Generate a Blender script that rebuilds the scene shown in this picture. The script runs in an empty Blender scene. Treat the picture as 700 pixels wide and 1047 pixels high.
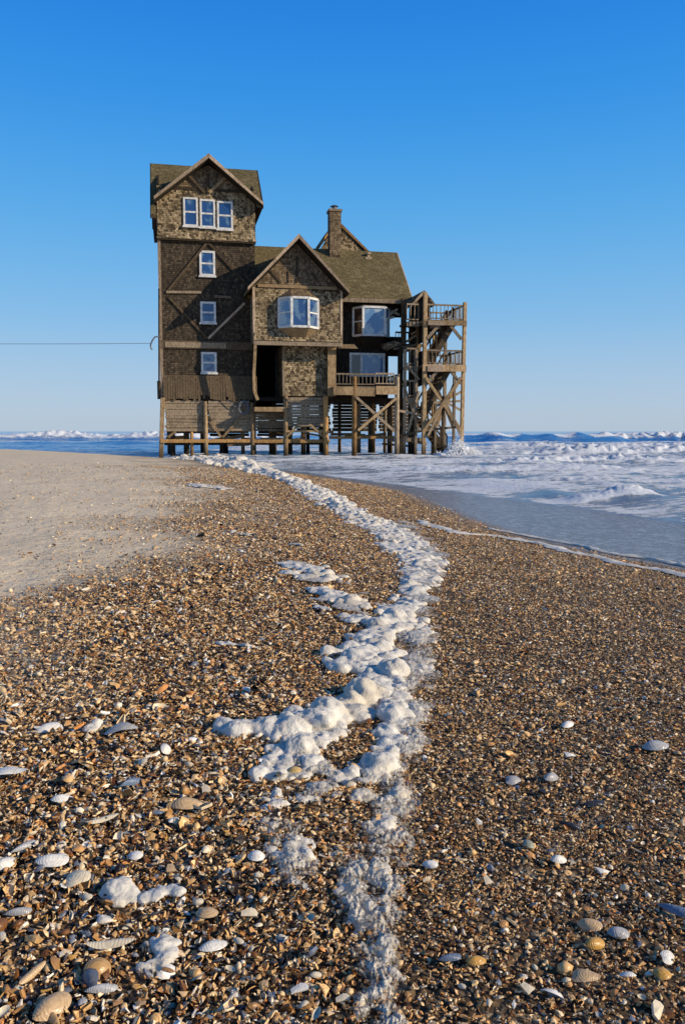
import bpy, bmesh, math, random
import numpy as np
from mathutils import Vector, Matrix

random.seed(7)
rng = np.random.default_rng(7)
R = math.radians
scene = bpy.context.scene
COL = scene.collection

# ------------------------------------------------------------------ camera
F_PX, PW, PH = 822.0, 700.0, 1047.0
PITCH = math.atan(82.5 / F_PX)
CAM = np.array([0.0, 0.0, 1.45])
cam_d = bpy.data.cameras.new("camera")
cam = bpy.data.objects.new("camera", cam_d)
COL.objects.link(cam)
cam.location = CAM
cam.rotation_euler = (math.pi / 2 - PITCH, 0, 0)
cam_d.sensor_fit = 'VERTICAL'
cam_d.sensor_height = 24.0
cam_d.lens = 24.0 * F_PX / PH
cam_d.clip_start = 0.05
cam_d.clip_end = 20000
scene.camera = cam

def ray(px, py):
    a, b = (px - PW / 2) / F_PX, (PH / 2 - py) / F_PX
    return np.array([a, math.cos(PITCH) + b * math.sin(PITCH), -math.sin(PITCH) + b * math.cos(PITCH)])

def on_level(px, py, z=0.0):
    d = ray(px, py)
    t = (z - CAM[2]) / d[2]
    return CAM + d * t

# ------------------------------------------------------------------ noise
_perm = np.random.default_rng(11).permutation(256)
_perm = np.concatenate([_perm, _perm, _perm])
_grad = np.array([[math.cos(a), math.sin(a)] for a in np.linspace(0, 2 * math.pi, 16, endpoint=False)])

def pnoise(x, y):
    x = np.asarray(x, float); y = np.asarray(y, float)
    xi = np.floor(x).astype(int); yi = np.floor(y).astype(int)
    xf, yf = x - xi, y - yi
    xi &= 255; yi &= 255
    u = xf ** 3 * (xf * (xf * 6 - 15) + 10); v = yf ** 3 * (yf * (yf * 6 - 15) + 10)
    def g(i, j, dx, dy):
        h = _grad[_perm[_perm[i] + j] & 15]
        return h[..., 0] * dx + h[..., 1] * dy
    a = g(xi, yi, xf, yf); b = g(xi + 1, yi, xf - 1, yf)
    c = g(xi, yi + 1, xf, yf - 1); d = g(xi + 1, yi + 1, xf - 1, yf - 1)
    return 1.5 * ((a * (1 - u) + b * u) * (1 - v) + (c * (1 - u) + d * u) * v)

def fbm(x, y, o=4, gain=0.5):
    s, amp, f = 0, 1.0, 1.0
    for k in range(o):
        s = s + amp * pnoise(np.asarray(x) * f + 17.3 * k, np.asarray(y) * f + 5.1 * k)
        amp *= gain; f *= 2.03
    return s

def sstep(a, b, x):
    t = np.clip((np.asarray(x, float) - a) / (b - a), 0, 1)
    return t * t * (3 - 2 * t)

def sdist(line, x, y):
    """signed distance to an open polyline, positive on its left side"""
    x = np.asarray(x, float); y = np.asarray(y, float)
    best = np.full(x.shape, 1e18); sign = np.ones(x.shape)
    for (ax, ay), (bx, by) in zip(line[:-1], line[1:]):
        dx, dy = bx - ax, by - ay
        L2 = dx * dx + dy * dy
        t = np.clip(((x - ax) * dx + (y - ay) * dy) / L2, 0, 1)
        qx, qy = ax + t * dx - x, ay + t * dy - y
        d2 = qx * qx + qy * qy
        m = d2 < best - 1e-12
        cr = dx * (y - ay) - dy * (x - ax)
        sign = np.where(m, np.where(cr >= 0, 1.0, -1.0), sign)
        best = np.where(m, d2, best)
    return sign * np.sqrt(best)

# ------------------------------------------------------------------ shore lines (ground plan, metres; beach on the left)
SHORE = [(14, -40), (9.5, -8), (6.6, 0), (4.9, 5), (3.75, 8.3), (3.2, 9.3), (2.7, 10.8), (2.3, 12.9), (1.65, 19.2), (-0.6, 25.5),
         (-4.0, 33.5), (-7.3, 39.5), (-10.6, 43.6), (-15.5, 50), (-24, 58), (-60, 76), (-300, 150), (-3000, 700)]
FRONT = [(24, -40), (17, -8), (12, 3), (9.0, 9), (6.1, 14), (5.25, 15.7), (4.1, 17.9), (1.9, 21.5), (-0.5, 26.5),
         (-4.0, 34.5), (-7.3, 40.3), (-10.4, 44.2), (-15.2, 50.8), (-24, 59), (-60, 77), (-300, 151), (-3000, 701)]

def terrain(x, y):
    s = sdist(SHORE, x, y)
    z = np.where(s > 0, 0.60 * (1 - np.exp(-np.maximum(s, 0) * 0.22)), -1.6 * (1 - np.exp(np.minimum(s, 0) * 0.030)))
    dry = sstep(0.3, 2.0, s)
    z = z + dry * (0.020 * fbm(np.asarray(x) * 0.5, np.asarray(y) * 0.5, 3) + 0.006 * fbm(np.asarray(x) * 3, np.asarray(y) * 3, 3))
    return z

def on_ground(px, py):
    d = ray(px, py)
    z = 0.3
    for _ in range(25):
        t = (z - CAM[2]) / d[2]
        p = CAM + d * t
        z = 0.5 * z + 0.5 * float(terrain(p[0], p[1]))
    return p[0], p[1], float(terrain(p[0], p[1]))

# ------------------------------------------------------------------ object helpers
def link(o, parent=None):
    COL.objects.link(o)
    if parent is not None:
        o.parent = parent
    return o

def tag(o, label=None, cat=None, group=None, kind=None):
    if label: o['label'] = label
    if cat: o['category'] = cat
    if group: o['group'] = group
    if kind: o['kind'] = kind
    return o

def np_mesh(name, v, faces4, mat, smooth=True, attrs=None):
    me = bpy.data.meshes.new(name)
    v = np.asarray(v, np.float32); f = np.asarray(faces4, np.int32)
    n = f.shape[1]
    me.vertices.add(len(v)); me.vertices.foreach_set("co", v.ravel())
    me.loops.add(f.size); me.loops.foreach_set("vertex_index", f.ravel())
    me.polygons.add(len(f))
    me.polygons.foreach_set("loop_start", np.arange(0, f.size, n, dtype=np.int32))
    me.polygons.foreach_set("loop_total", np.full(len(f), n, np.int32))
    me.update(calc_edges=True)
    if smooth:
        me.polygons.foreach_set("use_smooth", np.ones(len(f), bool))
    for k, a in (attrs or {}).items():
        at = me.attributes.new(k, 'FLOAT', 'POINT')
        at.data.foreach_set("value", np.asarray(a, np.float32))
    if mat: me.materials.append(mat)
    return me

def grid_faces(nr, nc):
    i = np.arange(nr - 1)[:, None] * nc + np.arange(nc - 1)[None, :]
    i = i.ravel()
    return np.stack([i, i + 1, i + nc + 1, i + nc], 1)

# ------------------------------------------------------------------ material helpers
class NT:
    def __init__(self, name):
        self.m = bpy.data.materials.new(name); self.m.use_nodes = True
        self.t = self.m.node_tree; self.t.nodes.clear()
        self.out = self.t.nodes.new("ShaderNodeOutputMaterial")
    def n(self, typ, **kw):
        nd = self.t.nodes.new(typ)
        ins = kw.pop('ins', {})
        for k, v in kw.items(): setattr(nd, k, v)
        for k, v in ins.items(): self.set(nd.inputs[k], v)
        return nd
    def set(self, sock, v):
        if isinstance(v, bpy.types.NodeSocket): self.t.links.new(v, sock)
        else: sock.default_value = v
    def math(self, op, a, b=0.0, clamp=False):
        nd = self.n("ShaderNodeMath", operation=op, use_clamp=clamp)
        self.set(nd.inputs[0], a); self.set(nd.inputs[1], b)
        return nd.outputs[0]
    def mix(self, f, a, b, mode='MIX'):
        nd = self.n("ShaderNodeMix", data_type='RGBA', blend_type=mode)
        self.set(nd.inputs[0], f); self.set(nd.inputs[6], a); self.set(nd.inputs[7], b)
        return nd.outputs[2]
    def noise(self, vec, scale, detail=3, rough=0.55, out='Fac'):
        nd = self.n("ShaderNodeTexNoise", ins={'Scale': scale, 'Detail': detail, 'Roughness': rough})
        if vec is not None: self.set(nd.inputs['Vector'], vec)
        return nd.outputs[out]
    def ramp(self, fac, stops, interp='LINEAR'):
        nd = self.n("ShaderNodeValToRGB"); cr = nd.color_ramp; cr.interpolation = interp
        while len(cr.elements) < len(stops): cr.elements.new(0.5)
        for e, (p, c) in zip(cr.elements, stops):
            e.position = p; e.color = (*c, 1) if len(c) == 3 else c
        self.set(nd.inputs[0], fac)
        return nd.outputs[0]
    def mapr(self, v, a, b, c=0.0, d=1.0):
        nd = self.n("ShaderNodeMapRange", interpolation_type='SMOOTHSTEP')
        self.set(nd.inputs[0], v)
        for k, q in zip((1, 2, 3, 4), (a, b, c, d)): self.set(nd.inputs[k], q)
        return nd.outputs[0]
    def attr(self, name, out='Fac', typ='GEOMETRY'):
        return self.n("ShaderNodeAttribute", attribute_name=name, attribute_type=typ).outputs[out]
    def obj(self):
        return self.n("ShaderNodeTexCoord").outputs['Object']
    def scaled(self, vec, s):
        nd = self.n("ShaderNodeVectorMath", operation='MULTIPLY'); self.set(nd.inputs[0], vec); self.set(nd.inputs[1], s)
        return nd.outputs[0]
    def bump(self, h, strength=0.5, dist=0.02, normal=None):
        nd = self.n("ShaderNodeBump", ins={'Height': h, 'Strength': strength, 'Distance': dist})
        if normal is not None: self.set(nd.inputs['Normal'], normal)
        return nd.outputs[0]
    def bsdf(self, color, rough=0.8, normal=None, spec=0.3, **extra):
        nd = self.n("ShaderNodeBsdfPrincipled")
        self.set(nd.inputs['Base Color'], color if isinstance(color, bpy.types.NodeSocket) else (*color, 1))
        self.set(nd.inputs['Roughness'], rough); self.set(nd.inputs['Specular IOR Level'], spec)
        if normal is not None: self.set(nd.inputs['Normal'], normal)
        for k, v in extra.items(): self.set(nd.inputs[k], v)
        self.t.links.new(nd.outputs[0], self.out.inputs[0])
        return nd

def mat_shingle(name, stops, sx=0.16, sy=0.125, gapdark=0.35, bump=0.9, tint=(1, 1, 1)):
    t = NT(name); o = t.obj()
    sep = t.n("ShaderNodeSeparateXYZ", ins={0: o})
    comb = t.n("ShaderNodeCombineXYZ", ins={0: t.math('ADD', sep.outputs[0], sep.outputs[1]), 1: sep.outputs[2]})
    wob = t.noise(o, 3.0, 2, out='Color')
    v2 = t.n("ShaderNodeVectorMath", operation='MULTIPLY_ADD'); t.set(v2.inputs[0], wob); v2.inputs[1].default_value = (0.05, 0.05, 0); t.set(v2.inputs[2], comb.outputs[0])
    br = t.n("ShaderNodeTexBrick", offset=0.5, ins={'Vector': v2.outputs[0], 'Color1': (0, 0, 0, 1), 'Color2': (1, 1, 1, 1), 'Mortar': (0.5, 0.5, 0.5, 1),
             'Scale': 1.0, 'Mortar Size': 0.009, 'Mortar Smooth': 0.3, 'Brick Width': sx, 'Row Height': sy})
    bl = t.n("ShaderNodeTexBrick", offset=0.5, ins={'Vector': v2.outputs[0], 'Color1': (0, 0, 0, 1), 'Color2': (1, 1, 1, 1), 'Mortar': (0, 0, 0, 1),
             'Scale': 1.0, 'Mortar Size': 0.0, 'Brick Width': sx, 'Row Height': sy})
    base = t.ramp(bl.outputs['Color'], stops)
    wn = t.noise(o, 0.9, 4, 0.6)
    base = t.mix(t.mapr(wn, 0.35, 0.7, 0.0, 0.55), base, (stops[0][1][0] * 0.9, stops[0][1][1] * 0.9, stops[0][1][2] * 0.9, 1))
    grime = t.mapr(t.noise(t.scaled(o, (5, 5, 1.2)), 2.0, 4), 0.3, 0.7, 0.6, 1.25)
    base = t.mix(1.0, base, t.n("ShaderNodeCombineColor", ins={0: grime, 1: grime, 2: grime}).outputs[0], 'MULTIPLY')
    col = t.mix(t.math('MULTIPLY', br.outputs['Fac'], 1 - gapdark), base, (0.012, 0.009, 0.006, 1))
    # each course tips out toward its lower edge
    rowf = t.math('FRACT', t.math('DIVIDE', sep.outputs[2], sy))
    h = t.math('ADD', t.math('MULTIPLY', rowf, -0.6), t.math('MULTIPLY', br.outputs['Fac'], -1.0))
    h = t.math('ADD', h, t.math('MULTIPLY', bl.outputs['Color'], 0.5))
    h = t.math('ADD', h, t.math('MULTIPLY', t.noise(t.scaled(o, (30, 30, 6)), 1.0, 2), 0.5))
    t.bsdf(col, 0.85, t.bump(h, bump, 0.03), 0.2)
    return t.m

def mat_wood(name, c1, c2, scale=1.0, rough=0.8, grime=(0.05, 0.035, 0.02), ga=0.5):
    t = NT(name); o = t.obj()
    n1 = t.noise(t.scaled(o, (9, 9, 2.2)), 2.0 * scale, 5, 0.65)
    n2 = t.noise(o, 1.3, 3)
    col = t.mix(t.mapr(n1, 0.3, 0.7), (*c1, 1), (*c2, 1))
    col = t.mix(t.math('MULTIPLY', t.mapr(n2, 0.5, 0.75), ga), col, (*grime, 1))
    rv = t.mapr(t.n('ShaderNodeObjectInfo').outputs['Random'], 0, 1, 0.62, 1.25)
    col = t.mix(1.0, col, t.n('ShaderNodeCombineColor', ins={0: rv, 1: rv, 2: rv}).outputs[0], 'MULTIPLY')
    zz = t.n('ShaderNodeSeparateXYZ', ins={0: o}).outputs[2]
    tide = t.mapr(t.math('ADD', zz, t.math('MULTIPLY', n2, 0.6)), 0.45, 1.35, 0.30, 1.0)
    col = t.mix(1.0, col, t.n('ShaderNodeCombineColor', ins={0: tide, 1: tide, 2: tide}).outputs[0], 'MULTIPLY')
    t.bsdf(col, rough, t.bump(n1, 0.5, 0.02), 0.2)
    return t.m

M = {}
M['shake_tan'] = mat_shingle('shake_tan', [(0.0, (0.055, 0.038, 0.02)), (0.3, (0.20, 0.142, 0.076)), (0.65, (0.38, 0.28, 0.155)), (1.0, (0.54, 0.41, 0.25))], 0.12, 0.105, 0.45, 0.55)
M['shake_dark'] = mat_shingle('shake_dark', [(0.0, (0.040, 0.029, 0.018)), (0.6, (0.078, 0.057, 0.036)), (1.0, (0.14, 0.10, 0.062))], 0.12, 0.105, bump=0.6)
M['shake_shaded'] = mat_shingle('shake_shaded', [(0.0, (0.020, 0.015, 0.010)), (0.6, (0.032, 0.024, 0.017)), (1.0, (0.06, 0.044, 0.03))], 0.12, 0.105, bump=0.6)  # shaded copy of the shingles: the main facade's shadow put into the colour
M['shake_gable'] = mat_shingle('shake_gable', [(0.0, (0.11, 0.075, 0.042)), (0.6, (0.23, 0.16, 0.092)), (1.0, (0.36, 0.26, 0.155))], 0.12, 0.105, bump=0.6)
M['roofing'] = mat_shingle('roofing', [(0.0, (0.12, 0.092, 0.040)), (0.5, (0.15, 0.118, 0.054)), (1.0, (0.19, 0.152, 0.075))], 0.28, 0.10, 0.75, 0.35)
M['timber'] = mat_wood('timber', (0.20, 0.125, 0.06), (0.46, 0.32, 0.17))
M['timber_orange'] = mat_wood('timber_orange', (0.22, 0.11, 0.035), (0.50, 0.29, 0.11), ga=0.6)
M['timber_dark'] = mat_wood('timber_dark', (0.035, 0.024, 0.014), (0.11, 0.075, 0.042))
M['timber_grey'] = mat_wood('timber_grey', (0.15, 0.11, 0.07), (0.38, 0.29, 0.19))
M['trim'] = mat_wood('trim', (0.24, 0.165, 0.105), (0.48, 0.36, 0.25), ga=0.4)
M['soffit'] = mat_wood('soffit', (0.02, 0.014, 0.009), (0.045, 0.03, 0.018))  # near-black, so the shade under eaves and floors is in the colour
M['skirt'] = mat_wood('skirt', (0.09, 0.06, 0.035), (0.25, 0.175, 0.10), 1.5)
def mat_plain(name, c, rough=0.5, spec=0.4, metal=0.0, nz=0.12):
    t = NT(name); o = t.obj()
    n = t.noise(o, 6.0, 4)
    col = t.mix(t.mapr(n, 0.3, 0.75), (*c, 1), tuple(q * (1 - 2 * nz) for q in c) + (1,))
    t.bsdf(col, rough, t.bump(n, 0.1, 0.01), spec, Metallic=metal)
    return t.m
M['white_paint'] = mat_plain('white_paint', (0.76, 0.73, 0.67), 0.5, nz=.2)
M['cable'] = mat_plain('cable', (0.16, 0.17, 0.19), 0.6)
M['dark_room'] = mat_plain('dark_room', (0.006, 0.005, 0.004), 0.9, 0.1)  # near-black colour stands in for the unlit porch behind the doorway
def mat_glass(name, c, curtain):
    t = NT(name); o = t.obj()
    # a pane: clear reflection of the sky over a dim room with a pale blind here and there
    rnd = t.n('ShaderNodeObjectInfo').outputs['Random']
    ov = t.n('ShaderNodeVectorMath', operation='ADD'); t.set(ov.inputs[0], t.scaled(o, (1.5, 1.5, 1.1))); t.set(ov.inputs[1], t.n('ShaderNodeCombineXYZ', ins={0: t.math('MULTIPLY', rnd, 37.0), 2: t.math('MULTIPLY', rnd, 91.0)}).outputs[0])
    n = t.noise(ov.outputs[0], 1.2, 3)
    col = t.mix(t.mapr(t.math('ADD', n, t.math('MULTIPLY', t.math('SUBTRACT', rnd, 0.5), 0.25)), 0.50, 0.62), (*c, 1), (*curtain, 1))
    t.bsdf(col, 0.06, t.bump(t.noise(o, 2.5, 1), 0.05, 0.02), 0.9)
    return t.m
M['pane_blue'] = mat_glass('pane_blue', (0.02, 0.055, 0.17), (0.10, 0.17, 0.26))
M['pane_pale'] = mat_glass('pane_pale', (0.10, 0.20, 0.36), (0.34, 0.42, 0.46))
M['pane_brown'] = mat_glass('pane_brown', (0.05, 0.035, 0.028), (0.09, 0.06, 0.045))
# ------------------------------------------------------------------ world and sun
SUN_EL, SUN_AZ = R(22.0), R(17.0)            # azimuth: from +X toward -Y (sun on the right, a little behind the camera)
sun_dir = Vector((math.cos(SUN_EL) * math.cos(SUN_AZ), -math.cos(SUN_EL) * math.sin(SUN_AZ), math.sin(SUN_EL)))
sd = bpy.data.lights.new("sun", 'SUN'); sd.energy = 5.0; sd.angle = R(0.5); sd.color = (1.0, 0.86, 0.66)
so = link(bpy.data.objects.new("sun", sd)); so.location = (30, -20, 40)
so.rotation_euler = sun_dir.to_track_quat('Z', 'Y').to_euler()
w = bpy.data.worlds.new("World"); scene.world = w; w.use_nodes = True
wt = w.node_tree; wt.nodes.clear()
wo = wt.nodes.new("ShaderNodeOutputWorld"); bg = wt.nodes.new("ShaderNodeBackground")
sky = wt.nodes.new("ShaderNodeTexSky"); sky.sky_type = 'NISHITA'; sky.sun_disc = False
sky.sun_elevation = SUN_EL; sky.sun_rotation = math.pi / 2 + SUN_AZ
sky.altitude = 0; sky.air_density = 1.0; sky.dust_density = 0.6; sky.ozone_density = 2.5
# the clear cold-blue air of the photograph: the physical sky graded by height above the horizon
tcw = wt.nodes.new("ShaderNodeTexCoord"); sxyz = wt.nodes.new("ShaderNodeSeparateXYZ"); wt.links.new(tcw.outputs['Generated'], sxyz.inputs[0])
crw = wt.nodes.new("ShaderNodeValToRGB"); cr = crw.color_ramp; cr.interpolation = 'B_SPLINE'
SKYC = [(0.0, (0.46, 0.57, 0.69)), (0.05, (0.43, 0.58, 0.76)), (0.13, (0.23, 0.51, 0.82)), (0.24, (0.095, 0.42, 0.84)), (0.36, (0.024, 0.30, 0.83)), (0.50, (0.005, 0.19, 0.76)), (0.68, (0.004, 0.075, 0.30)), (1.0, (0.003, 0.035, 0.13))]
while len(cr.elements) < len(SKYC): cr.elements.new(0.5)
SKY_STR = 0.12
for e, (q, c) in zip(cr.elements, SKYC):
    e.position = q; e.color = (*[k for k in c], 1)
wt.links.new(sxyz.outputs[2], crw.inputs[0])
sc_ = wt.nodes.new("ShaderNodeVectorMath"); sc_.operation = 'SCALE'; sc_.inputs['Scale'].default_value = 1 / SKY_STR
wt.links.new(crw.outputs[0], sc_.inputs[0])
mx = wt.nodes.new("ShaderNodeMix"); mx.data_type = 'RGBA'; mx.inputs[0].default_value = 0.90
wt.links.new(sky.outputs[0], mx.inputs[6]); wt.links.new(sc_.outputs[0], mx.inputs[7])
bg.inputs['Strength'].default_value = SKY_STR
wt.links.new(mx.outputs[2], bg.inputs[0]); wt.links.new(bg.outputs[0], wo.inputs[0])
scene.view_settings.view_transform = 'Standard'; scene.view_settings.look = 'None'; scene.view_settings.exposure = 0

# ------------------------------------------------------------------ beach
SAND = [on_ground(px, py)[:2] for px, py in [(-260, 760), (-60, 690), (0, 652), (60, 622), (116, 598), (162, 568), (206, 536), (228, 510), (218, 490), (194, 474), (176, 467)]]
def shellness(x, y):
    """1 = shell bed, 0 = bare sand"""
    d = sdist(SAND, x, y)             # positive on the left = sand
    wob = 0.35 * fbm(np.asarray(x) * 0.8, np.asarray(y) * 0.5, 3)
    dist = np.hypot(x, y)
    wid = 0.35 + dist * 0.10
    m = 1 - sstep(-wid, wid, d + wob * wid * 1.6)
    return np.where(np.asarray(y) > 44, m * (1 - sstep(44, 50, y)), m)

nr, ncol = 460, 420
rad = 1.5 * (260 / 1.5) ** np.linspace(0, 1, nr)
ang = np.concatenate([np.linspace(-math.pi, -0.75, 50)[:-1], np.linspace(-0.75, 0.75, ncol - 98), np.linspace(0.75, math.pi, 50)[1:]])
nc = len(ang)
gx = (rad[:, None] * np.sin(ang)[None, :]).ravel(); gy = (-1.2 + rad[:, None] * np.cos(ang)[None, :]).ravel()
gz = terrain(gx, gy)
gs = sdist(SHORE, gx, gy)
sh = shellness(gx, gy)
gz = gz + sh * sstep(0.5, 2, gs) * 0.008 * fbm(gx * 9, gy * 9, 2)
# run-out rim: the sheet carries on as sea bed to the horizon
rim = [600, 3000, 15000]
rx = np.concatenate([r * np.sin(ang) for r in rim]); ry = np.concatenate([-1.2 + r * np.cos(ang) for r in rim])
rz = np.concatenate([terrain(r * np.sin(ang), -1.2 + r * np.cos(ang)) for r in rim])
c0 = [0.0, -1.2, float(terrain(0.0, -1.2))]
V = np.stack([np.concatenate([gx, rx]), np.concatenate([gy, ry]), np.concatenate([gz, rz])], 1)
Fq = grid_faces(nr + 3, nc)[:, ::-1]
wet = 1 - sstep(-0.25, 0.9, np.concatenate([gs, sdist(SHORE, rx, ry)]))
shv = np.concatenate([sh, rx * 0])
V = np.vstack([V, c0]); wet = np.append(wet, 0); shv = np.append(shv, 1)
ctr = len(V) - 1
tri = np.stack([np.full(nc - 1, ctr), np.arange(1, nc), np.arange(0, nc - 1), np.arange(0, nc - 1)], 1)
Fq = np.vstack([Fq, ])

t = NT('beach_sand'); o = t.obj()
shell = t.attr('shell'); wetf = t.attr('wet')
n1 = t.noise(o, 1.3, 4); n2 = t.noise(o, 60, 3); n3 = t.noise(o, 9, 5, 0.65)
sand = t.mix(t.mapr(n1, 0.3, 0.7), (0.80, 0.650, 0.44, 1), (0.72, 0.58, 0.39, 1))
sand = t.mix(t.mapr(n2, 0.35, 0.75, 0, 0.5), sand, (0.42, 0.33, 0.22, 1))
def vor(scale, feat='F1', out='Color', rnd=1.0):
    nd = t.n("ShaderNodeTexVoronoi", feature=feat, ins={'Vector': o, 'Scale': scale, 'Randomness': rnd}); return nd
PAL = [(0.0, (0.02, 0.012, 0.006)), (0.25, (0.10, 0.05, 0.018)), (0.45, (0.26, 0.15, 0.06)), (0.65, (0.42, 0.27, 0.13)), (0.83, (0.56, 0.40, 0.23)), (0.95, (0.70, 0.60, 0.44))]
v1 = vor(55); v2 = vor(24)
sepc = t.n("ShaderNodeSeparateColor", ins={0: v1.outputs['Color']}); sepd = t.n("ShaderNodeSeparateColor", ins={0: v2.outputs['Color']})
c1 = t.ramp(sepc.outputs[0], PAL, 'CONSTANT'); c2 = t.ramp(sepd.outputs[0], PAL, 'CONSTANT')
shc = t.mix(0.45, c1, c2)
shc = t.mix(t.mapr(v1.outputs['Distance'], 0.35, 0.9, 0, 0.8), shc, (0.03, 0.018, 0.01, 1))
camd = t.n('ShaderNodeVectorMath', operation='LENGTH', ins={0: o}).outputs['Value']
shc = t.mix(t.mapr(camd, 4.0, 13.0, 0.62, 0.0), shc, (0.05, 0.030, 0.015, 1))  # ground painted darker close in, as shadow in the gaps between shells
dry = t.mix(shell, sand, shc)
wetc = t.mix(t.mapr(n2, 0.40, 0.7), (0.10, 0.088, 0.075, 1), (0.34, 0.31, 0.28, 1))
wetc = t.mix(t.mapr(t.noise(t.scaled(o, (1, 2.2, 1)), 7.0, 8, .8), 0.50, 0.60, 0, 0.75), wetc, (0.55, 0.58, 0.62, 1))
colr = t.mix(wetf, dry, wetc)
hh = t.math('ADD', t.math('MULTIPLY', n2, 0.006), t.math('MULTIPLY', n3, 0.016))
hh = t.math('ADD', hh, t.math('MULTIPLY', t.math('MULTIPLY', t.math('SUBTRACT', sepc.outputs[1], v1.outputs['Distance']), shell), 0.014))
pit = t.noise(o, 4.5, 3, .5); pv = t.n('ShaderNodeTexVoronoi', feature='SMOOTH_F1', ins={'Vector': o, 'Scale': 5.0, 'Smoothness': .6}).outputs['Distance']
sd_ = t.math('MULTIPLY', t.math('SUBTRACT', 1.0, shell), t.math('SUBTRACT', 1.0, wetf))
hh = t.math('ADD', hh, t.math('MULTIPLY', sd_, t.math('ADD', t.math('MULTIPLY', pit, .020), t.math('MULTIPLY', pv, .008))))
hh = t.math('MULTIPLY', hh, t.math('SUBTRACT', 1.0, t.math('MULTIPLY', wetf, 0.45)))
rough = t.mapr(wetf, 0.2, 1.0, 0.9, 0.27)
t.bsdf(colr, rough, t.bump(hh, 1.0, 1.0), 0.35)
M['beach'] = t.m
me = np_mesh("beach", V, Fq, M['beach'], True, {'wet': wet, 'shell': shv})
beach = link(bpy.data.objects.new("beach", me)); tag(beach, "sandy beach with shell bed sloping to the surf", kind='structure')
# close the small hole under the camera
bm = bmesh.new(); bm.from_mesh(me)
bm.verts.ensure_lookup_table()
for a, b in zip(range(0, nc - 1), range(1, nc)):
    bm.faces.new((bm.verts[ctr], bm.verts[b], bm.verts[a])).smooth = True
bm.to_mesh(me); bm.free()

# ------------------------------------------------------------------ sea
def crest(d, front, back):
    """asymmetric ridge: d>0 is seaward (behind the crest)"""
    return np.where(d < 0, np.exp(-(d / front) ** 2), np.exp(-(d / back) ** 2))

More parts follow.
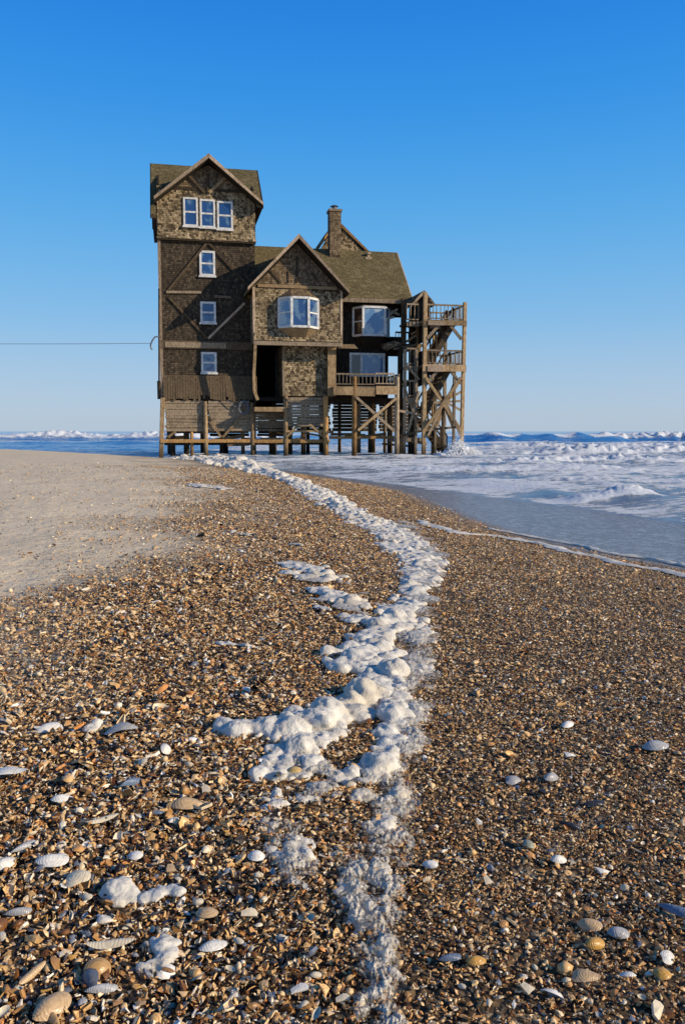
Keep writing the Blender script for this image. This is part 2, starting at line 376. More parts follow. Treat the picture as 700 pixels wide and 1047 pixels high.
def sea(x, y):
    tt = -sdist(FRONT, x, y)                      # >0 seaward of the running edge
    x = np.asarray(x, float); y = np.asarray(y, float)
    dist = np.hypot(x, y)
    lip = 0.030 * sstep(0.0, 0.25, tt) + 0.05 * sstep(0.3, 4.5, tt)
    amp = sstep(0.2, 4, tt)
    near = np.exp(-(dist / 75) ** 2)
    warp = 1.5 * pnoise(x * 0.10, y * 0.10)
    chop = fbm(x * 0.16 + warp * .3, y * 0.42 + warp, 4)
    fine = fbm(x * 1.1, y * 1.9, 3)
    z = lip + amp * (0.10 * chop + 0.034 * fine * np.exp(-dist / 90) + 0.03 * (1 - np.abs(fbm(x * .7, y * 1.3, 2))))
    foam = 0.55 * np.exp(-((tt - 7) / 36) ** 2) * sstep(-.2, 0.5, tt) + 0.34 * chop
    foam += 0.16 * fine * near
    foam += 0.45 * np.exp(-((tt-.15) / 0.30) ** 2) * (0.55 + 0.6 * pnoise(x * 0.45, y * 0.45))
    right = sstep(-2, 6, x)
    # churned front bore
    def ridge(cy, slope, x0, x1, h, fr, bk, fo, soft=4, wob=1.0, wl=0.12, top=0.35, rough=0.25):
        nonlocal z, foam
        yc = cy + slope * x + wob * pnoise(x * wl, x * 0 + cy)
        env = sstep(x0 - soft, x0 + soft, x) * (1 - sstep(x1 - soft, x1 + soft, x))
        hh = h * env * (0.75 + 0.5 * pnoise(x * wl * 1.7 + 9, x * 0 + cy * .37))
        d = y - yc
        pr = crest(d, fr, bk)
        z = z + hh * pr * (1 + rough * sstep(.2, .8, fo * pr) * fbm(x * 2.2 / max(fr, .3), y * 2.2 / max(fr, .3), 3))
        foam = foam + fo * env * sstep(top, 0.95, pr)
        return d, env, pr
    ridge(17.3, 0.04, 4.8, 6.7, 0.30, 0.30, 0.55, 1.6, 0.45, 0.15, 0.6, 0.15, 0.16)
    ridge(18.6, 0.0, 3.9, 5.2, 0.13, 0.30, 1.0, -0.35, 0.4, 0.1, 0.4, 0.3)
    ridge(22.0, -0.10, 6, 22, 0.20, 0.6, 2.2, 0.55, 2, 1.0, 0.25, 0.3, 0.6)
    ridge(27.0, -0.02, 2, 30, 0.22, 0.7, 2.5, 0.5, 2, 1.5, 0.2, 0.3, 0.6)
    ridge(34.0, 0.02, 5, 40, 0.36, 0.9, 3.0, 0.7, 3, 2.0, 0.2, 0.3, 0.6)
    ridge(44.0, 0.05, 9, 60, 0.62, 1.2, 4.0, 0.95, 4, 2.5, 0.14, 0.3, 0.5)
    ridge(60.0, 0.05, 10, 70, 0.55, 1.5, 5.0, 0.75, 5, 3.0, 0.1, .3, .5)
    ridge(76.0, 0.05, 12, 90, 0.50, 2.0, 6.0, 0.5, 5, 3.0, 0.1)
    # the big breaker: blue face on the left, tumbling white on the right
    d, env, pr = ridge(103.0, 0.06, 15, 34, 1.45, 3.0, 7.0, -0.65, 4, 2.5, 0.16, 0.12)
    foam = foam + 2.4 * env * np.exp(-((d + 0.5) / 1.3) ** 2) * sstep(-0.35, 0.3, pnoise(x * .22, x * 0 + 3))
    ridge(104.0, 0.06, 34, 140, 1.40, 2.6, 8.0, 1.1, 4, 3.0, 0.06, 0.45, 0.6)
    foam = foam - 0.35 * sstep(36, 42, x) * np.exp(-((y - (99 + .06 * x)) / 2.5) ** 2)
    ridge(150.0, 0.03, 15, 220, 0.9, 4, 12, 0.8, 10, 4.0, 0.03)
    ridge(230.0, 0.02, 10, 300, 0.6, 6, 16, 0.7, 20, 6.0, 0.02)
    # left of the house: smooth blue water behind the berm, then surf
    leftm = 1 - sstep(-12, -8, x)
    foam = foam - leftm * 0.75 * sstep(50, 58, y) * (1 - sstep(92, 104, y))
    z = z - leftm * 0.05 * sstep(50, 58, y) * (1 - sstep(92, 104, y))
    ridge(118.0, -0.05, -130, -10, 1.0, 3.6, 14, 1.1, 6, 3.0, 0.06, 0.25, 0.5)
    ridge(86.0, -0.04, -38, -14, 0.35, 2.5, 5, 0.35, 4, 1.5, 0.08, 0.6)
    ridge(170.0, -0.05, -200, 0, 0.8, 4, 12, 0.6, 8, 4.0, 0.04)
    # open sea
    z = z + sstep(120, 300, dist) * 0.10 * fbm(x * 0.03, y * 0.07, 3)
    foam = np.where(dist > 130, foam * np.exp(-(dist - 130) / 420), foam)
    # behind the berm everywhere: sink below ground landward of the edge
    tz = terrain(x, y)
    z = np.where(tt < 0, tz + 0.012 + tt * 0.10, z)
    q_ = sstep(0, 2.0, tt) * .9 + .1 * sstep(0, .25, tt); z = np.where((tt >= 0) & (tt < 2.0), (tz + .012) * (1 - q_) + np.maximum(z, -.02) * q_, z)
    z = np.minimum(z, 1.9)
    return z, np.clip(foam, 0, 1.4)

az = np.concatenate([np.linspace(-1.45, -0.62, 60)[:-1], np.linspace(-0.62, 0.62, 620), np.linspace(0.62, 1.45, 60)[1:]])
sr = np.concatenate([6 * (40 / 6) ** np.linspace(0, 1, 330)[:-1], 40 * (260 / 40) ** np.linspace(0, 1, 360)[:-1], 260 * (14000 / 260) ** np.linspace(0, 1, 70)])
sx = (sr[:, None] * np.sin(az)[None, :]).ravel(); sy = (sr[:, None] * np.cos(az)[None, :]).ravel()
sz, sf = sea(sx, sy)
keep_v = (-sdist(FRONT, sx, sy) > -0.6)
Fs = grid_faces(len(sr), len(az))[:, ::-1]
Fs = Fs[keep_v[Fs].all(1)]
used = np.unique(Fs); remap = np.full(len(sx), -1); remap[used] = np.arange(len(used))
t = NT('sea_water'); o = t.obj(); fo = t.attr('foam')
st = t.scaled(o, (1.0, 1.6, 1.0))
na = t.noise(st, 2.6, 9, 0.74); nb = t.noise(st, 9.0, 4, 0.6); nl = t.noise(t.scaled(o, (0.22, 0.75, 1)), 1.0, 7, .68)
k = t.math('ADD', t.math('ADD', fo, t.math('MULTIPLY', t.math('SUBTRACT', na, 0.5), 2.3)), t.math('MULTIPLY', t.math('SUBTRACT', nl, 0.5), 1.5))
ff = t.mapr(k, 0.40, 0.66)
thin = t.mapr(k, 0.05, 0.42, 0, 0.6)
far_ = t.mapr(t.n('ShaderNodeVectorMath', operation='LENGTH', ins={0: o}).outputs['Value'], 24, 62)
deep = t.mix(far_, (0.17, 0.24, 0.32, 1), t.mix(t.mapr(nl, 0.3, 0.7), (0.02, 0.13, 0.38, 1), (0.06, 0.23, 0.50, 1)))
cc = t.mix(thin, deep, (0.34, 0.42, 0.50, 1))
foamc = t.mix(t.mapr(nb, 0.3, 0.7), (0.62, 0.66, 0.70, 1), (0.86, 0.86, 0.85, 1))
cc = t.mix(ff, cc, foamc)
hh = t.math('ADD', t.math('MULTIPLY', na, 0.12), t.math('MULTIPLY', nb, 0.03))
hh = t.math('ADD', hh, t.math('MULTIPLY', ff, 0.10))
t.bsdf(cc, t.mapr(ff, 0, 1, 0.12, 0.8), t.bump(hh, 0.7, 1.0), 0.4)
M['sea'] = t.m
me = np_mesh("sea", np.stack([sx, sy, sz], 1)[used], remap[Fs], M['sea'], True, {'foam': sf[used]})
sea_o = link(bpy.data.objects.new("sea", me)); tag(sea_o, "blue sea with white breaking surf", kind='structure')
# ------------------------------------------------------------------ the house (u right, v back, z up; turned 12 degrees)
TH = R(12.0)
ud = np.array([math.cos(TH), math.sin(TH), 0]); vd = np.array([-math.sin(TH), math.cos(TH), 0])
_d = ray(163.5, 330); HO = CAM + _d * (45.0 / _d[1]); HO[2] = 0.0

def hp(px, py, v=0.0):
    d = ray(px, py)
    t = (v - (CAM - HO) @ vd) / (d @ vd)
    p = CAM + d * t
    return float((p - HO) @ ud), float(p[2])
def U(px, v=0.0, py=340): return hp(px, py, v)[0]
def Z(py, v=0.0, px=300): return hp(px, py, v)[1]

house = link(bpy.data.objects.new("beach_house", None)); house.location = HO; house.rotation_euler = (0, 0, TH)
tag(house, "tall weathered shingle beach house on pilings standing in the surf", "house")

class MB:
    def __init__(self): self.v, self.f = [], []
    def poly(self, pts, faces):
        n = len(self.v); self.v += [tuple(p) for p in pts]; self.f += [tuple(n + i for i in f) for f in faces]; return self
    def box(self, u0, u1, v0, v1, z0, z1):
        u0, u1 = sorted((u0, u1)); v0, v1 = sorted((v0, v1)); z0, z1 = sorted((z0, z1))
        return self.poly([(u0, v0, z0), (u1, v0, z0), (u1, v1, z0), (u0, v1, z0), (u0, v0, z1), (u1, v0, z1), (u1, v1, z1), (u0, v1, z1)],
                         [(0, 3, 2, 1), (4, 5, 6, 7), (0, 1, 5, 4), (1, 2, 6, 5), (2, 3, 7, 6), (3, 0, 4, 7)])
    def beam(self, a, b, w, d, up=(0, 1, 0)):
        """bar from a to b, w across, d along 'up' (depth)"""
        a, b = Vector(a), Vector(b); ax = (b - a).normalized(); up = Vector(up)
        s = ax.cross(up).normalized(); q = s.cross(ax).normalized()
        pts = [p + s * (i * w / 2) + q * (j * d / 2) for p in (a, b) for i, j in ((-1, -1), (1, -1), (1, 1), (-1, 1))]
        return self.poly(pts, [(0, 1, 2, 3), (7, 6, 5, 4), (0, 4, 5, 1), (1, 5, 6, 2), (2, 6, 7, 3), (3, 7, 4, 0)])
    def cyl(self, a, b, r0, r1, n=10):
        a, b = Vector(a), Vector(b); ax = (b - a).normalized(); s = ax.orthogonal().normalized(); q = ax.cross(s)
        ring = lambda p, r: [p + (s * math.cos(k * 2 * math.pi / n) + q * math.sin(k * 2 * math.pi / n)) * r for k in range(n)]
        return self.poly(ring(a, r0) + ring(b, r1), [(k, (k + 1) % n, n + (k + 1) % n, n + k) for k in range(n)] + [tuple(range(n - 1, -1, -1)), tuple(range(n, 2 * n))])
    def prism(self, pts, off):
        """extrude a flat polygon (3D points) by the vector off"""
        n = len(pts); o = Vector(off); P = [Vector(p) for p in pts]
        return self.poly(P + [p + o for p in P], [tuple(range(n)), tuple(range(2 * n - 1, n - 1, -1))] + [(i, n + i, n + (i + 1) % n, (i + 1) % n) for i in range(n)])
    def build(self, name, mat, parent=house, label=None, bevel=0.0):
        me = bpy.data.meshes.new(name); me.from_pydata([tuple(p) for p in self.v], [], self.f); me.update()
        bm = bmesh.new(); bm.from_mesh(me); bmesh.ops.recalc_face_normals(bm, faces=bm.faces); bm.to_mesh(me); bm.free()
        me.materials.append(M[mat] if isinstance(mat, str) else mat)
        o = link(bpy.data.objects.new(name, me), parent)
        if label: o['label'] = label
        if bevel:
            b = o.modifiers.new('bevel', 'BEVEL'); b.width = bevel; b.segments = 1
        return o

def window(u0, u1, z0, z1, v, pane='pane_blue', cols=1, mid=True, fw=0.10):
    """white sash window proud of a wall at v"""
    m = MB()
    m.box(u0, u0 + fw, v - .07, v + .03, z0, z1); m.box(u1 - fw, u1, v - .07, v + .03, z0, z1)
    m.box(u0 + fw, u1 - fw, v - .07, v + .03, z1 - fw, z1); m.box(u0 + fw, u1 - fw, v - .07, v + .03, z0, z0 + fw)
    m.box(u0 - .05, u1 + .05, v - .12, v - .072, z0 - .07, z0 + .03)
    if mid: m.box(u0 + fw, u1 - fw, v - .05, v + .02, (z0 + z1) / 2 - .045, (z0 + z1) / 2 + .045)
    for c in range(1, cols):
        uc = u0 + (u1 - u0) * c / cols
        m.box(uc - .05, uc + .05, v - .055, v + .025, z0 + fw, z1 - fw)
    o = m.build('window', 'white_paint')
    MB().box(u0 + fw - .01, u1 - fw + .01, v - .025, v + .005, z0 + fw - .01, z1 - fw + .01).build('pane', pane, o)
    return o

def gable_roof(u0, u1, ua, za, zl, zr, v0, v1, th=0.16, mat='roofing', name='roof', edge='trim'):
    """ridge along v: two slabs, plus a barge board along each front rake"""
    m = MB()
    for ue, ze in ((u0, zl), (u1, zr)):
        m.prism([(ue, v0, ze), (ua, v0, za), (ua, v0, za - th * 1.3), (ue, v0, ze - th)], (0, v1 - v0, 0))
    o = m.build(name, mat)
    for ue, ze in ((u0, zl), (u1, zr)):
        e = MB()
        e.prism([(ue, v0 - .06, ze + .02), (ua, v0 - .06, za + .03), (ua, v0 - .06, za - .20), (ue, v0 - .06, ze - .13)], (0, .055, 0))
        e.build('barge_board', edge, o)
    for ue, ze in ((u0, zl), (u1, zr)):
        s = MB()
        s.prism([(ue, v0 + .01, ze - th - .005), (ua, v0 + .01, za - th * 1.3 - .005), (ua, v0 + .01, za - th * 1.3 - .03), (ue, v0 + .01, ze - th - .03)], (0, v1 - v0 - .02, 0))
        s.build('soffit', 'soffit', o)
    return o

# ---- tower ---------------------------------------------------------------
TW0, TW1 = 0.0, U(260.5, 0, 230)
TD = 4.8
zE, zB, zS = Z(199, 0, 213), Z(246, 0, 213), Z(384, 0, 213)
zSk = Z(409, 0, 210)
MB().box(TW0 + .02, TW1 - .02, .02, TD, zSk, zB + .1).build('tower_wall', 'shake_dark')
# upper storey, a little proud, with a flared foot
m = MB().box(TW0 - .02, TW1 + .02, -.08, TD + .05, zB + .35, zE + .3)
m.poly([(TW0 - .02, -.08, zB + .35), (TW1 + .02, -.08, zB + .35), (TW1 + .05, -.20, zB), (TW0 - .05, -.20, zB),
        (TW0 - .02, TD + .05, zB + .35), (TW1 + .02, TD + .05, zB + .35), (TW1 + .05, TD + .1, zB), (TW0 - .05, TD + .1, zB)],
       [(0, 1, 2, 3), (4, 7, 6, 5), (0, 3, 7, 4), (1, 5, 6, 2), (3, 2, 6, 7)])
m.build('tower_upper_wall', 'shake_tan')
MB().box(TW0 - .03, TW1 + .03, -.17, -.06, zB - .09, zB - .003).build('belt_board', 'timber_dark')
# gable front wall + cross roof
ga_u, ga_z = hp(213.4, 157.5, -.75)
gl = hp(157.5, 201.5, -.75); gr = hp(268, 207, -.75)
half = max(ga_u - gl[0], gr[0] - ga_u); zr_ = (gl[1] + gr[1]) / 2
MB().prism([(TW0, -.075, zE + .302), (TW1, -.075, zE + .302), (TW1, -.075, zr_ + .42), (ga_u, -.075, ga_z - .35), (TW0, -.075, zr_ + .42)], (0, .2, 0)).build('gable_wall', 'shake_gable')
gable_roof(ga_u - half, ga_u + half, ga_u, ga_z, zr_, zr_, -.75, TD + .7)
# cross ridge (along u), front slope and back slope
zc = hp(155, 167, 2.3)[1]; ul = U(154.3, 2.3, 167); ur = U(262.5, 2.3, 174)
ze_l = Z(219, -.55, 158); ze_r = Z(209, -.55, 268)
m = MB()
def slope_slab(m, u0, u1, vr, zr, ve, ze, th=0.16):
    m.prism([(u0, ve, ze), (u0, vr, zr), (u0, vr, zr - th * 1.2), (u0, ve, ze - th)], (u1 - u0, 0, 0))
def upto(ve, ze, v): return ze + (zc - ze) * (v - ve) / (2.3 - ve)
slope_slab(m, ul, TW0 - .06, 2.3, zc, -.5, ze_l); slope_slab(m, TW1 + .06, ur, 2.3, zc, -.5, ze_r)
slope_slab(m, TW0 - .06, ga_u, 2.3, zc, .2, upto(-.5, ze_l, .2)); slope_slab(m, ga_u, TW1 + .06, 2.3, zc, .2, upto(-.5, ze_r, .2))
slope_slab(m, ul, ur, 2.3, zc, TD + .6, ze_r)
rf = m.build('roof', 'roofing')
for uu in (ul - .05, ur + .004):
    e = MB(); zq = ze_l if uu < 0 else ze_r
    e.prism([(uu, -.52, zq + .02), (uu, 2.3, zc + .02), (uu, 2.3, zc - .32), (uu, -.52, zq - .22)], (.046, 0, 0))
    e.build('barge_board', 'timber_dark', rf)
    e = MB(); e.prism([(uu, TD + .62, ze_r + .02), (uu, 2.302, zc + .02), (uu, 2.302, zc - .32), (uu, TD + .62, ze_r - .22)], (.046, 0, 0))
    e.build('barge_board', 'timber_dark', rf)
e = MB().box(ul, TW0 - .1, -.56, -.505, ze_l - .20, ze_l + .01); e.build('fascia', 'timber_dark', rf)
s = MB(); s.prism([(TW0, .05, zE + .25), (TW0, TD, zE + .25), (TW0, 2.4, zc - .3)], (.1, 0, 0)); s.build('gable_wall', 'shake_shaded'); s = MB(); s.prism([(TW1 - .1, .05, zE + .25), (TW1 - .1, TD, zE + .25), (TW1 - .1, 2.4, zc - .3)], (.1, 0, 0)); s.build('gable_wall', 'shake_shaded'); s = MB()
s.box(ul + .05, TW0 - .03, -.45, TD + .4, ze_l - .22, ze_l - .18)
s.build('soffit', 'soffit', rf)
# gable timbers
def brace(a, b, v, w=.14, d=.10, mat='timber_dark', name='brace'):
    (ua, za), (ub, zb) = hp(*a, v), hp(*b, v)
    return MB().beam((ua, v, za), (ub, v, zb), w, d).build(name, mat)
brace((213, 178), (213, 197), -.14, .16); brace((192, 178), (209, 197), -.14, .13); brace((230, 182), (214, 197), -.15, .16, mat='timber')
MB().box(TW0 + .25, TW1 - .25, -.13, -.083, zE + .16, zE + .30).build('beam', 'timber_dark')
# windows of the tower
for a, b, y0, y1 in ((187.5, 202.5, 203, 232.5), (204.5, 220, 204, 233), (222, 238, 205, 234)):
    window(U(a, -.1, 218), U(b, -.1, 218), Z(y1, -.1, 213), Z(y0, -.1, 213), -.085, fw=.10)
for y0, y1 in ((256.5, 282.5), (308.5, 330.5), (360, 381.5)):
    window(U(204.5, 0, 300), U(220.5, 0, 300), Z(y1, 0, 213), Z(y0, 0, 213), .015, fw=.12)
# half-timbering
for a, b, mt in (((212, 248), (172, 297), 'timber_dark'), ((213, 248), (257, 296), 'timber_dark'), ((173, 304), (212, 346), 'timber_dark'), ((250, 310), (213, 346), 'trim'),  # the one brace in trim colour is paler to look sunlit
                 ((170, 298.5), (206, 299), 'timber_grey'), ((219, 303), (236, 304), 'timber_grey')):
    brace(a, b, -.02, .13, .09, mt)
ub0, ub1 = U(169, 0, 352), U(231, 0, 352)
MB().box(TW0 + .05, TW1 - .1, -.06, .015, Z(357, 0, 213), Z(349, 0, 213)).build('belt_board', 'skirt')
MB().box(ub0, ub1, -.10, -.062, Z(356, 0, 213), Z(350.5, 0, 213)).build('belt_trim', 'timber_grey')
MB().box(TW0 - .03, TW0 + .13, -.05, .018, zSk - .2, zB - .1).build('corner_board', 'trim')
# vertical plank skirt: separate planks of uneven length on one flared panel
m = MB(); k = 0; uu = TW0 + .12; rr = random.Random(3)
zt = Z(384, 0, 210)
while uu < TW1 - .12:
    wd = rr.uniform(.11, .16); b = rr.uniform(-.07, .07) - (0.25 if rr.random() < .08 else 0) * -1; tilt = rr.uniform(-.01, .01); o_ = rr.uniform(0, .02)
    m.prism([(uu, -.03 - o_, zt), (uu + wd - .012, -.03 - o_, zt), (uu + wd - .012 + tilt, -.20 - o_, zSk + b), (uu + tilt, -.20 - o_, zSk + b)], (0, .035, 0)); uu += wd
m.build('plank_skirt', 'skirt')

# ---- gabled front block -----------------------------------------------------
GV = -1.6
G0, G1 = U(259, GV, 320), U(349.5, GV, 320)
zg0, zg1 = Z(351, GV, 305), Z(292, GV, 305)
au, az_ = hp(307, 239.5, GV - .75)
gl = hp(253.5, 292, GV - .75); gr = hp(357, 299, GV - .75)
half = (gr[0] - gl[0]) / 2; au = (gl[0] + gr[0]) / 2; zq = (gl[1] + gr[1]) / 2
ztop = zq + .25
MB().box(G0, G1, GV, 3.5, zg0, ztop).build('gable_block_wall', 'shake_tan')
kk = (az_ - zq) / half
MB().prism([(G0, GV - .002, ztop + .002), (G1, GV - .002, ztop + .002), (G1, GV - .002, az_ - kk * (G1 - au) - .24), (au, GV - .002, az_ - .3), (G0, GV - .002, az_ - kk * (au - G0) - .24)], (0, .2, 0)).build('gable_wall', 'shake_gable')
gable_roof(au - half, au + half, au, az_, zq, zq, GV - .72, 3.2)
MB().box(G0 + .25, G1 - .3, GV - .07, GV - .004, ztop - .10, ztop + .06).build('beam', 'timber')
for a, b, w_ in (((295, 277), (295, 289), .07), ((303.5, 262), (303.5, 289), .08), ((276, 276), (287, 289), .11), ((318, 279), (326, 289), .10)):
    brace(a, b, GV - .03, w_, .05, 'timber_dark')
MB().box(G0 - .03, G0 + .10, GV - .03, GV + .1, zg0 - .1, ztop - .11).build('corner_board', 'trim')
MB().box(G1 - .10, G1 + .03, GV - .03, GV + .1, zg0 - .1, ztop - .11).build('corner_board', 'trim')
MB().box(G0, G1, GV - .12, GV - .003, zg0 - .14, zg0 + .10).build('beam', 'timber_grey')
# flared shingle foot of the upper storey
MB().poly([(G0, GV - .003, zg0 + .6), (G1, GV - .003, zg0 + .6), (G1, GV - .16, zg0 + .1), (G0, GV - .16, zg0 + .1)], [(0, 1, 2, 3)]).build('shingle_flare', 'shake_tan')

def bay(u0, u1, z0, z1, v, dep, ang, panes, roof_mat, foot_mat, roof_h, foot_h):
    """three-sided bay window projecting by dep"""
    ui0, ui1 = u0 + ang, u1 - ang
    P = [(u0, v), (ui0, v - dep), (ui1, v - dep), (u1, v)]
    fr = MB()
    for p in P:
        fr.beam((p[0], p[1], z0), (p[0], p[1], z1), .13, .13)
    for a, b in zip(P[:-1], P[1:]):
        for z_ in (z0, z1): fr.beam((*a, z_), (*b, z_), .13, .12, (0, 0, 1))
    fr.beam((ui0 + .02, v - dep, (z0 + z1) / 2), (ui0 + .04, v - dep, (z0 + z1) / 2), .02, .02)
    for a, b in ((P[0], P[1]), (P[2], P[3])):
        zm = (z0 + z1) / 2
        fr.beam((*a, zm), (*b, zm), .08, .07, (0, 0, 1))
    o = fr.build('bay_window', 'white_paint')
    for (a, b), mt in zip(zip(P[:-1], P[1:]), panes):
        MB().poly([(*a, z0), (*b, z0), (*b, z1), (*a, z1)], [(0, 1, 2, 3)]).build('pane', mt, o)
    m = MB(); e = .06
    Q = [(u0 - e, v), (ui0 - e * .6, v - dep - e), (ui1 + e * .6, v - dep - e), (u1 + e, v)]
    top = [(ui0 + .05, v, z1 + roof_h), (ui1 - .05, v, z1 + roof_h)]
    m.poly([(*q, z1 + .07) for q in Q] + top, [(0, 1, 4), (1, 2, 5, 4), (2, 3, 5), (3, 2, 1, 0)]); m.build('bay_roof', roof_mat, o)
    m = MB(); lo = [(ui0 + .1, v, z0 - foot_h), (ui1 - .1, v, z0 - foot_h)]
    m.poly([(*q, z0 - .07) for q in P] + lo, [(0, 4, 1), (1, 4, 5, 2), (2, 5, 3), (0, 1, 2, 3)]); m.build('bay_foot', foot_mat, o)
    return o
bay(U(285, GV, 320), U(325, GV, 320), Z(334, GV - .5, 305), Z(304.5, GV - .5, 305), GV - .006, .6, .62, ('pane_pale', 'pane_blue', 'pane_blue'), 'shake_gable', 'timber', .55, .6)

# lower storey of the gabled block: doorway on the left, shingle wall, post
LV = -0.75
zl0 = Z(405, LV, 310)
D0, D1 = U(263, LV, 380), U(289, LV, 380)
m = MB().box(D1, G1 - .6, LV, 3, zl0, zg0 - .01); m.build('lower_wall', 'shake_tan')
MB().box(D1 - .02, D1 + .12, LV - .04, LV - .003, zl0, zg0 - .15).build('corner_board', 'timber_grey')
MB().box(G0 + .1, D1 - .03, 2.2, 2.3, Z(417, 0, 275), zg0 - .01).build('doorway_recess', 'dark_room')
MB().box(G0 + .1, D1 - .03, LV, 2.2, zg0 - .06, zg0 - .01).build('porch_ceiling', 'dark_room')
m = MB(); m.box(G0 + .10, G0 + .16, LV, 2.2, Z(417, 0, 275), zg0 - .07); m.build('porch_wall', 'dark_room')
MB().box(G0 + .05, D1 + .05, LV - .5, LV + 2.9, Z(421, LV, 275), Z(416.5, LV, 275)).build('door_sill', 'timber')
# slender bowed post at the left of the doorway
m = MB(); pts = [hp(261, 352, GV), hp(259.5, 385, GV), hp(260, 400, GV), hp(263.5, 409, GV)]
for a, b in zip(pts[:-1], pts[1:]): m.beam((a[0], GV, a[1]), (b[0], GV, b[1]), .16, .16)
m.build('post', 'timber')
MB().box(G1 - .58, G1 - .42, LV - .1, LV + .1, zl0 - .2, zg0 - .02).build('post', 'timber_dark')

# ---- main block on the right --------------------------------------------------
MV = 0.25
B0, B1 = G1 - .2, U(421, MV, 330)
ze = Z(306.5, -.4, 390)
er_u = U(421.5, -.4, 308)
rdz = (hp(405, 259.5, 3.0)[1] + hp(336, 253.5, 3.0)[1]) / 2
MB().box(B0, U(397, MV, 330), MV, 5.8, zl0 - .015, ze - .05).build('main_wall', 'shake_shaded')
MB().box(U(397, MV, 330) + .004, U(410, MV, 330), MV + .1, MV + .25, Z(324, MV, 400), ze - .05).build('wall_remnant', 'shake_shaded')
MB().box(U(397, MV, 330) + .004, U(410, MV, 330), MV + .1, MV + .25, Z(364, MV, 400), Z(344, MV, 400)).build('wall_remnant', 'shake_shaded')
m = MB(); slope_slab(m, TW1 - .5, er_u, 3.0, rdz, -.45, ze); slope_slab(m, TW1 - .5, er_u, 3.0, rdz, 6.4, ze)
rf = m.build('roof', 'roofing')
MB().box(G1 + .15, er_u + .02, -.52, -.455, ze - .20, ze + .02).build('fascia', 'timber_grey', rf)
m = MB(); m.prism([(er_u + .004, -.45, ze), (er_u + .004, 3, rdz), (er_u + .004, 6.4, ze), (er_u + .004, 6.4, ze - .2), (er_u + .004, 3, rdz - .3), (er_u + .004, -.45, ze - .2)], (.05, 0, 0)); m.build('barge_board', 'trim', rf)
m = MB(); m.box(B0, er_u - .01, -.45, MV, ze - .205, ze - .18); m.build('soffit', 'soffit', rf)
m = MB().prism([(B1 - .5, MV, ze - .1), (B1 - .5, 5.8, ze - .1), (B1 - .5, 3, rdz - .3)], (.1, 0, 0)); m.build('gable_wall', 'shake_gable')
# roof vents
for px, py in ((343, 259), (376, 261)):
    u_, z_ = hp(px, py, 2.6)
    m = MB().cyl((u_, 2.6, z_ - .5), (u_, 2.6, z_ + .05), .10, .10, 10); m.cyl((u_, 2.6, z_ + .05), (u_, 2.6, z_ + .14), .19, .15, 10)
    m.box(u_ - .2, u_ + .2, 2.4, 2.8, z_ - .32, z_ - .14); m.build('roof_vent', 'timber_grey', rf)
# rear cross gable
XV = 3.6
xl, xr = hp(321, 257, XV), hp(378.5, 257, XV); xa = hp(344, 224.5, XV)
MB().prism([(xl[0] + .12, XV + .03, xl[1] - .3), (xr[0] - .12, XV + .03, xr[1] - .3), (xa[0], XV + .03, xa[1] - .2)], (0, .3, 0)).build('gable_wall', 'shake_tan')
gable_roof(xl[0], xr[0], xa[0], xa[1], xl[1] - .1, xr[1] - .1, XV, 8.0, th=.14, edge='timber_orange')
# chimney
cv = 2.4
cu0, cu1 = U(337.2, cv, 230), U(348.6, cv, 230); ct = Z(216, cv, 343)
MB().box(cu0, cu1, cv, cv + .7, rdz - .9, ct).build('chimney', 'shake_gable')
ch = [c for c in house.children if c.name.startswith('chimney')][0]
m = MB().box(cu0 - .06, cu1 + .06, cv - .06, cv + .76, ct + .002, ct + .14); m.build('chimney_cap', 'timber_grey', ch)
m = MB().cyl(((cu0 + cu1) / 2, cv + .35, ct + .14), ((cu0 + cu1) / 2, cv + .35, ct + .36), .16, .14); m.cyl(((cu0 + cu1) / 2, cv + .35, ct + .36), ((cu0 + cu1) / 2, cv + .35, ct + .44), .26, .10); m.build('flue', 'cable', ch)

# upper and lower bays of the main block
bay(U(361, MV, 330), U(397, MV, 330), Z(343, MV - .5, 380), Z(314.5, MV - .5, 380), MV - .006, .7, .42, ('pane_brown', 'pane_pale', 'pane_blue'), 'timber_dark', 'soffit', .35, .75)
u0, u1 = U(357, MV, 370), U(393, MV, 370)
window(u0, u1, Z(384, MV, 375), Z(361, MV, 375), MV - .01, 'pane_pale', cols=1, mid=False, fw=.12)
MB().box(u0 + .65, u0 + .78, MV - .055, MV - .03, Z(382.5, MV, 375), Z(363, MV, 375)).build('mullion', 'white_paint')
MB().box(u0 + .12, u0 + .65, MV - .05, MV - .037, Z(382.5, MV, 375), Z(363, MV, 375)).build('curtain', 'pane_brown')

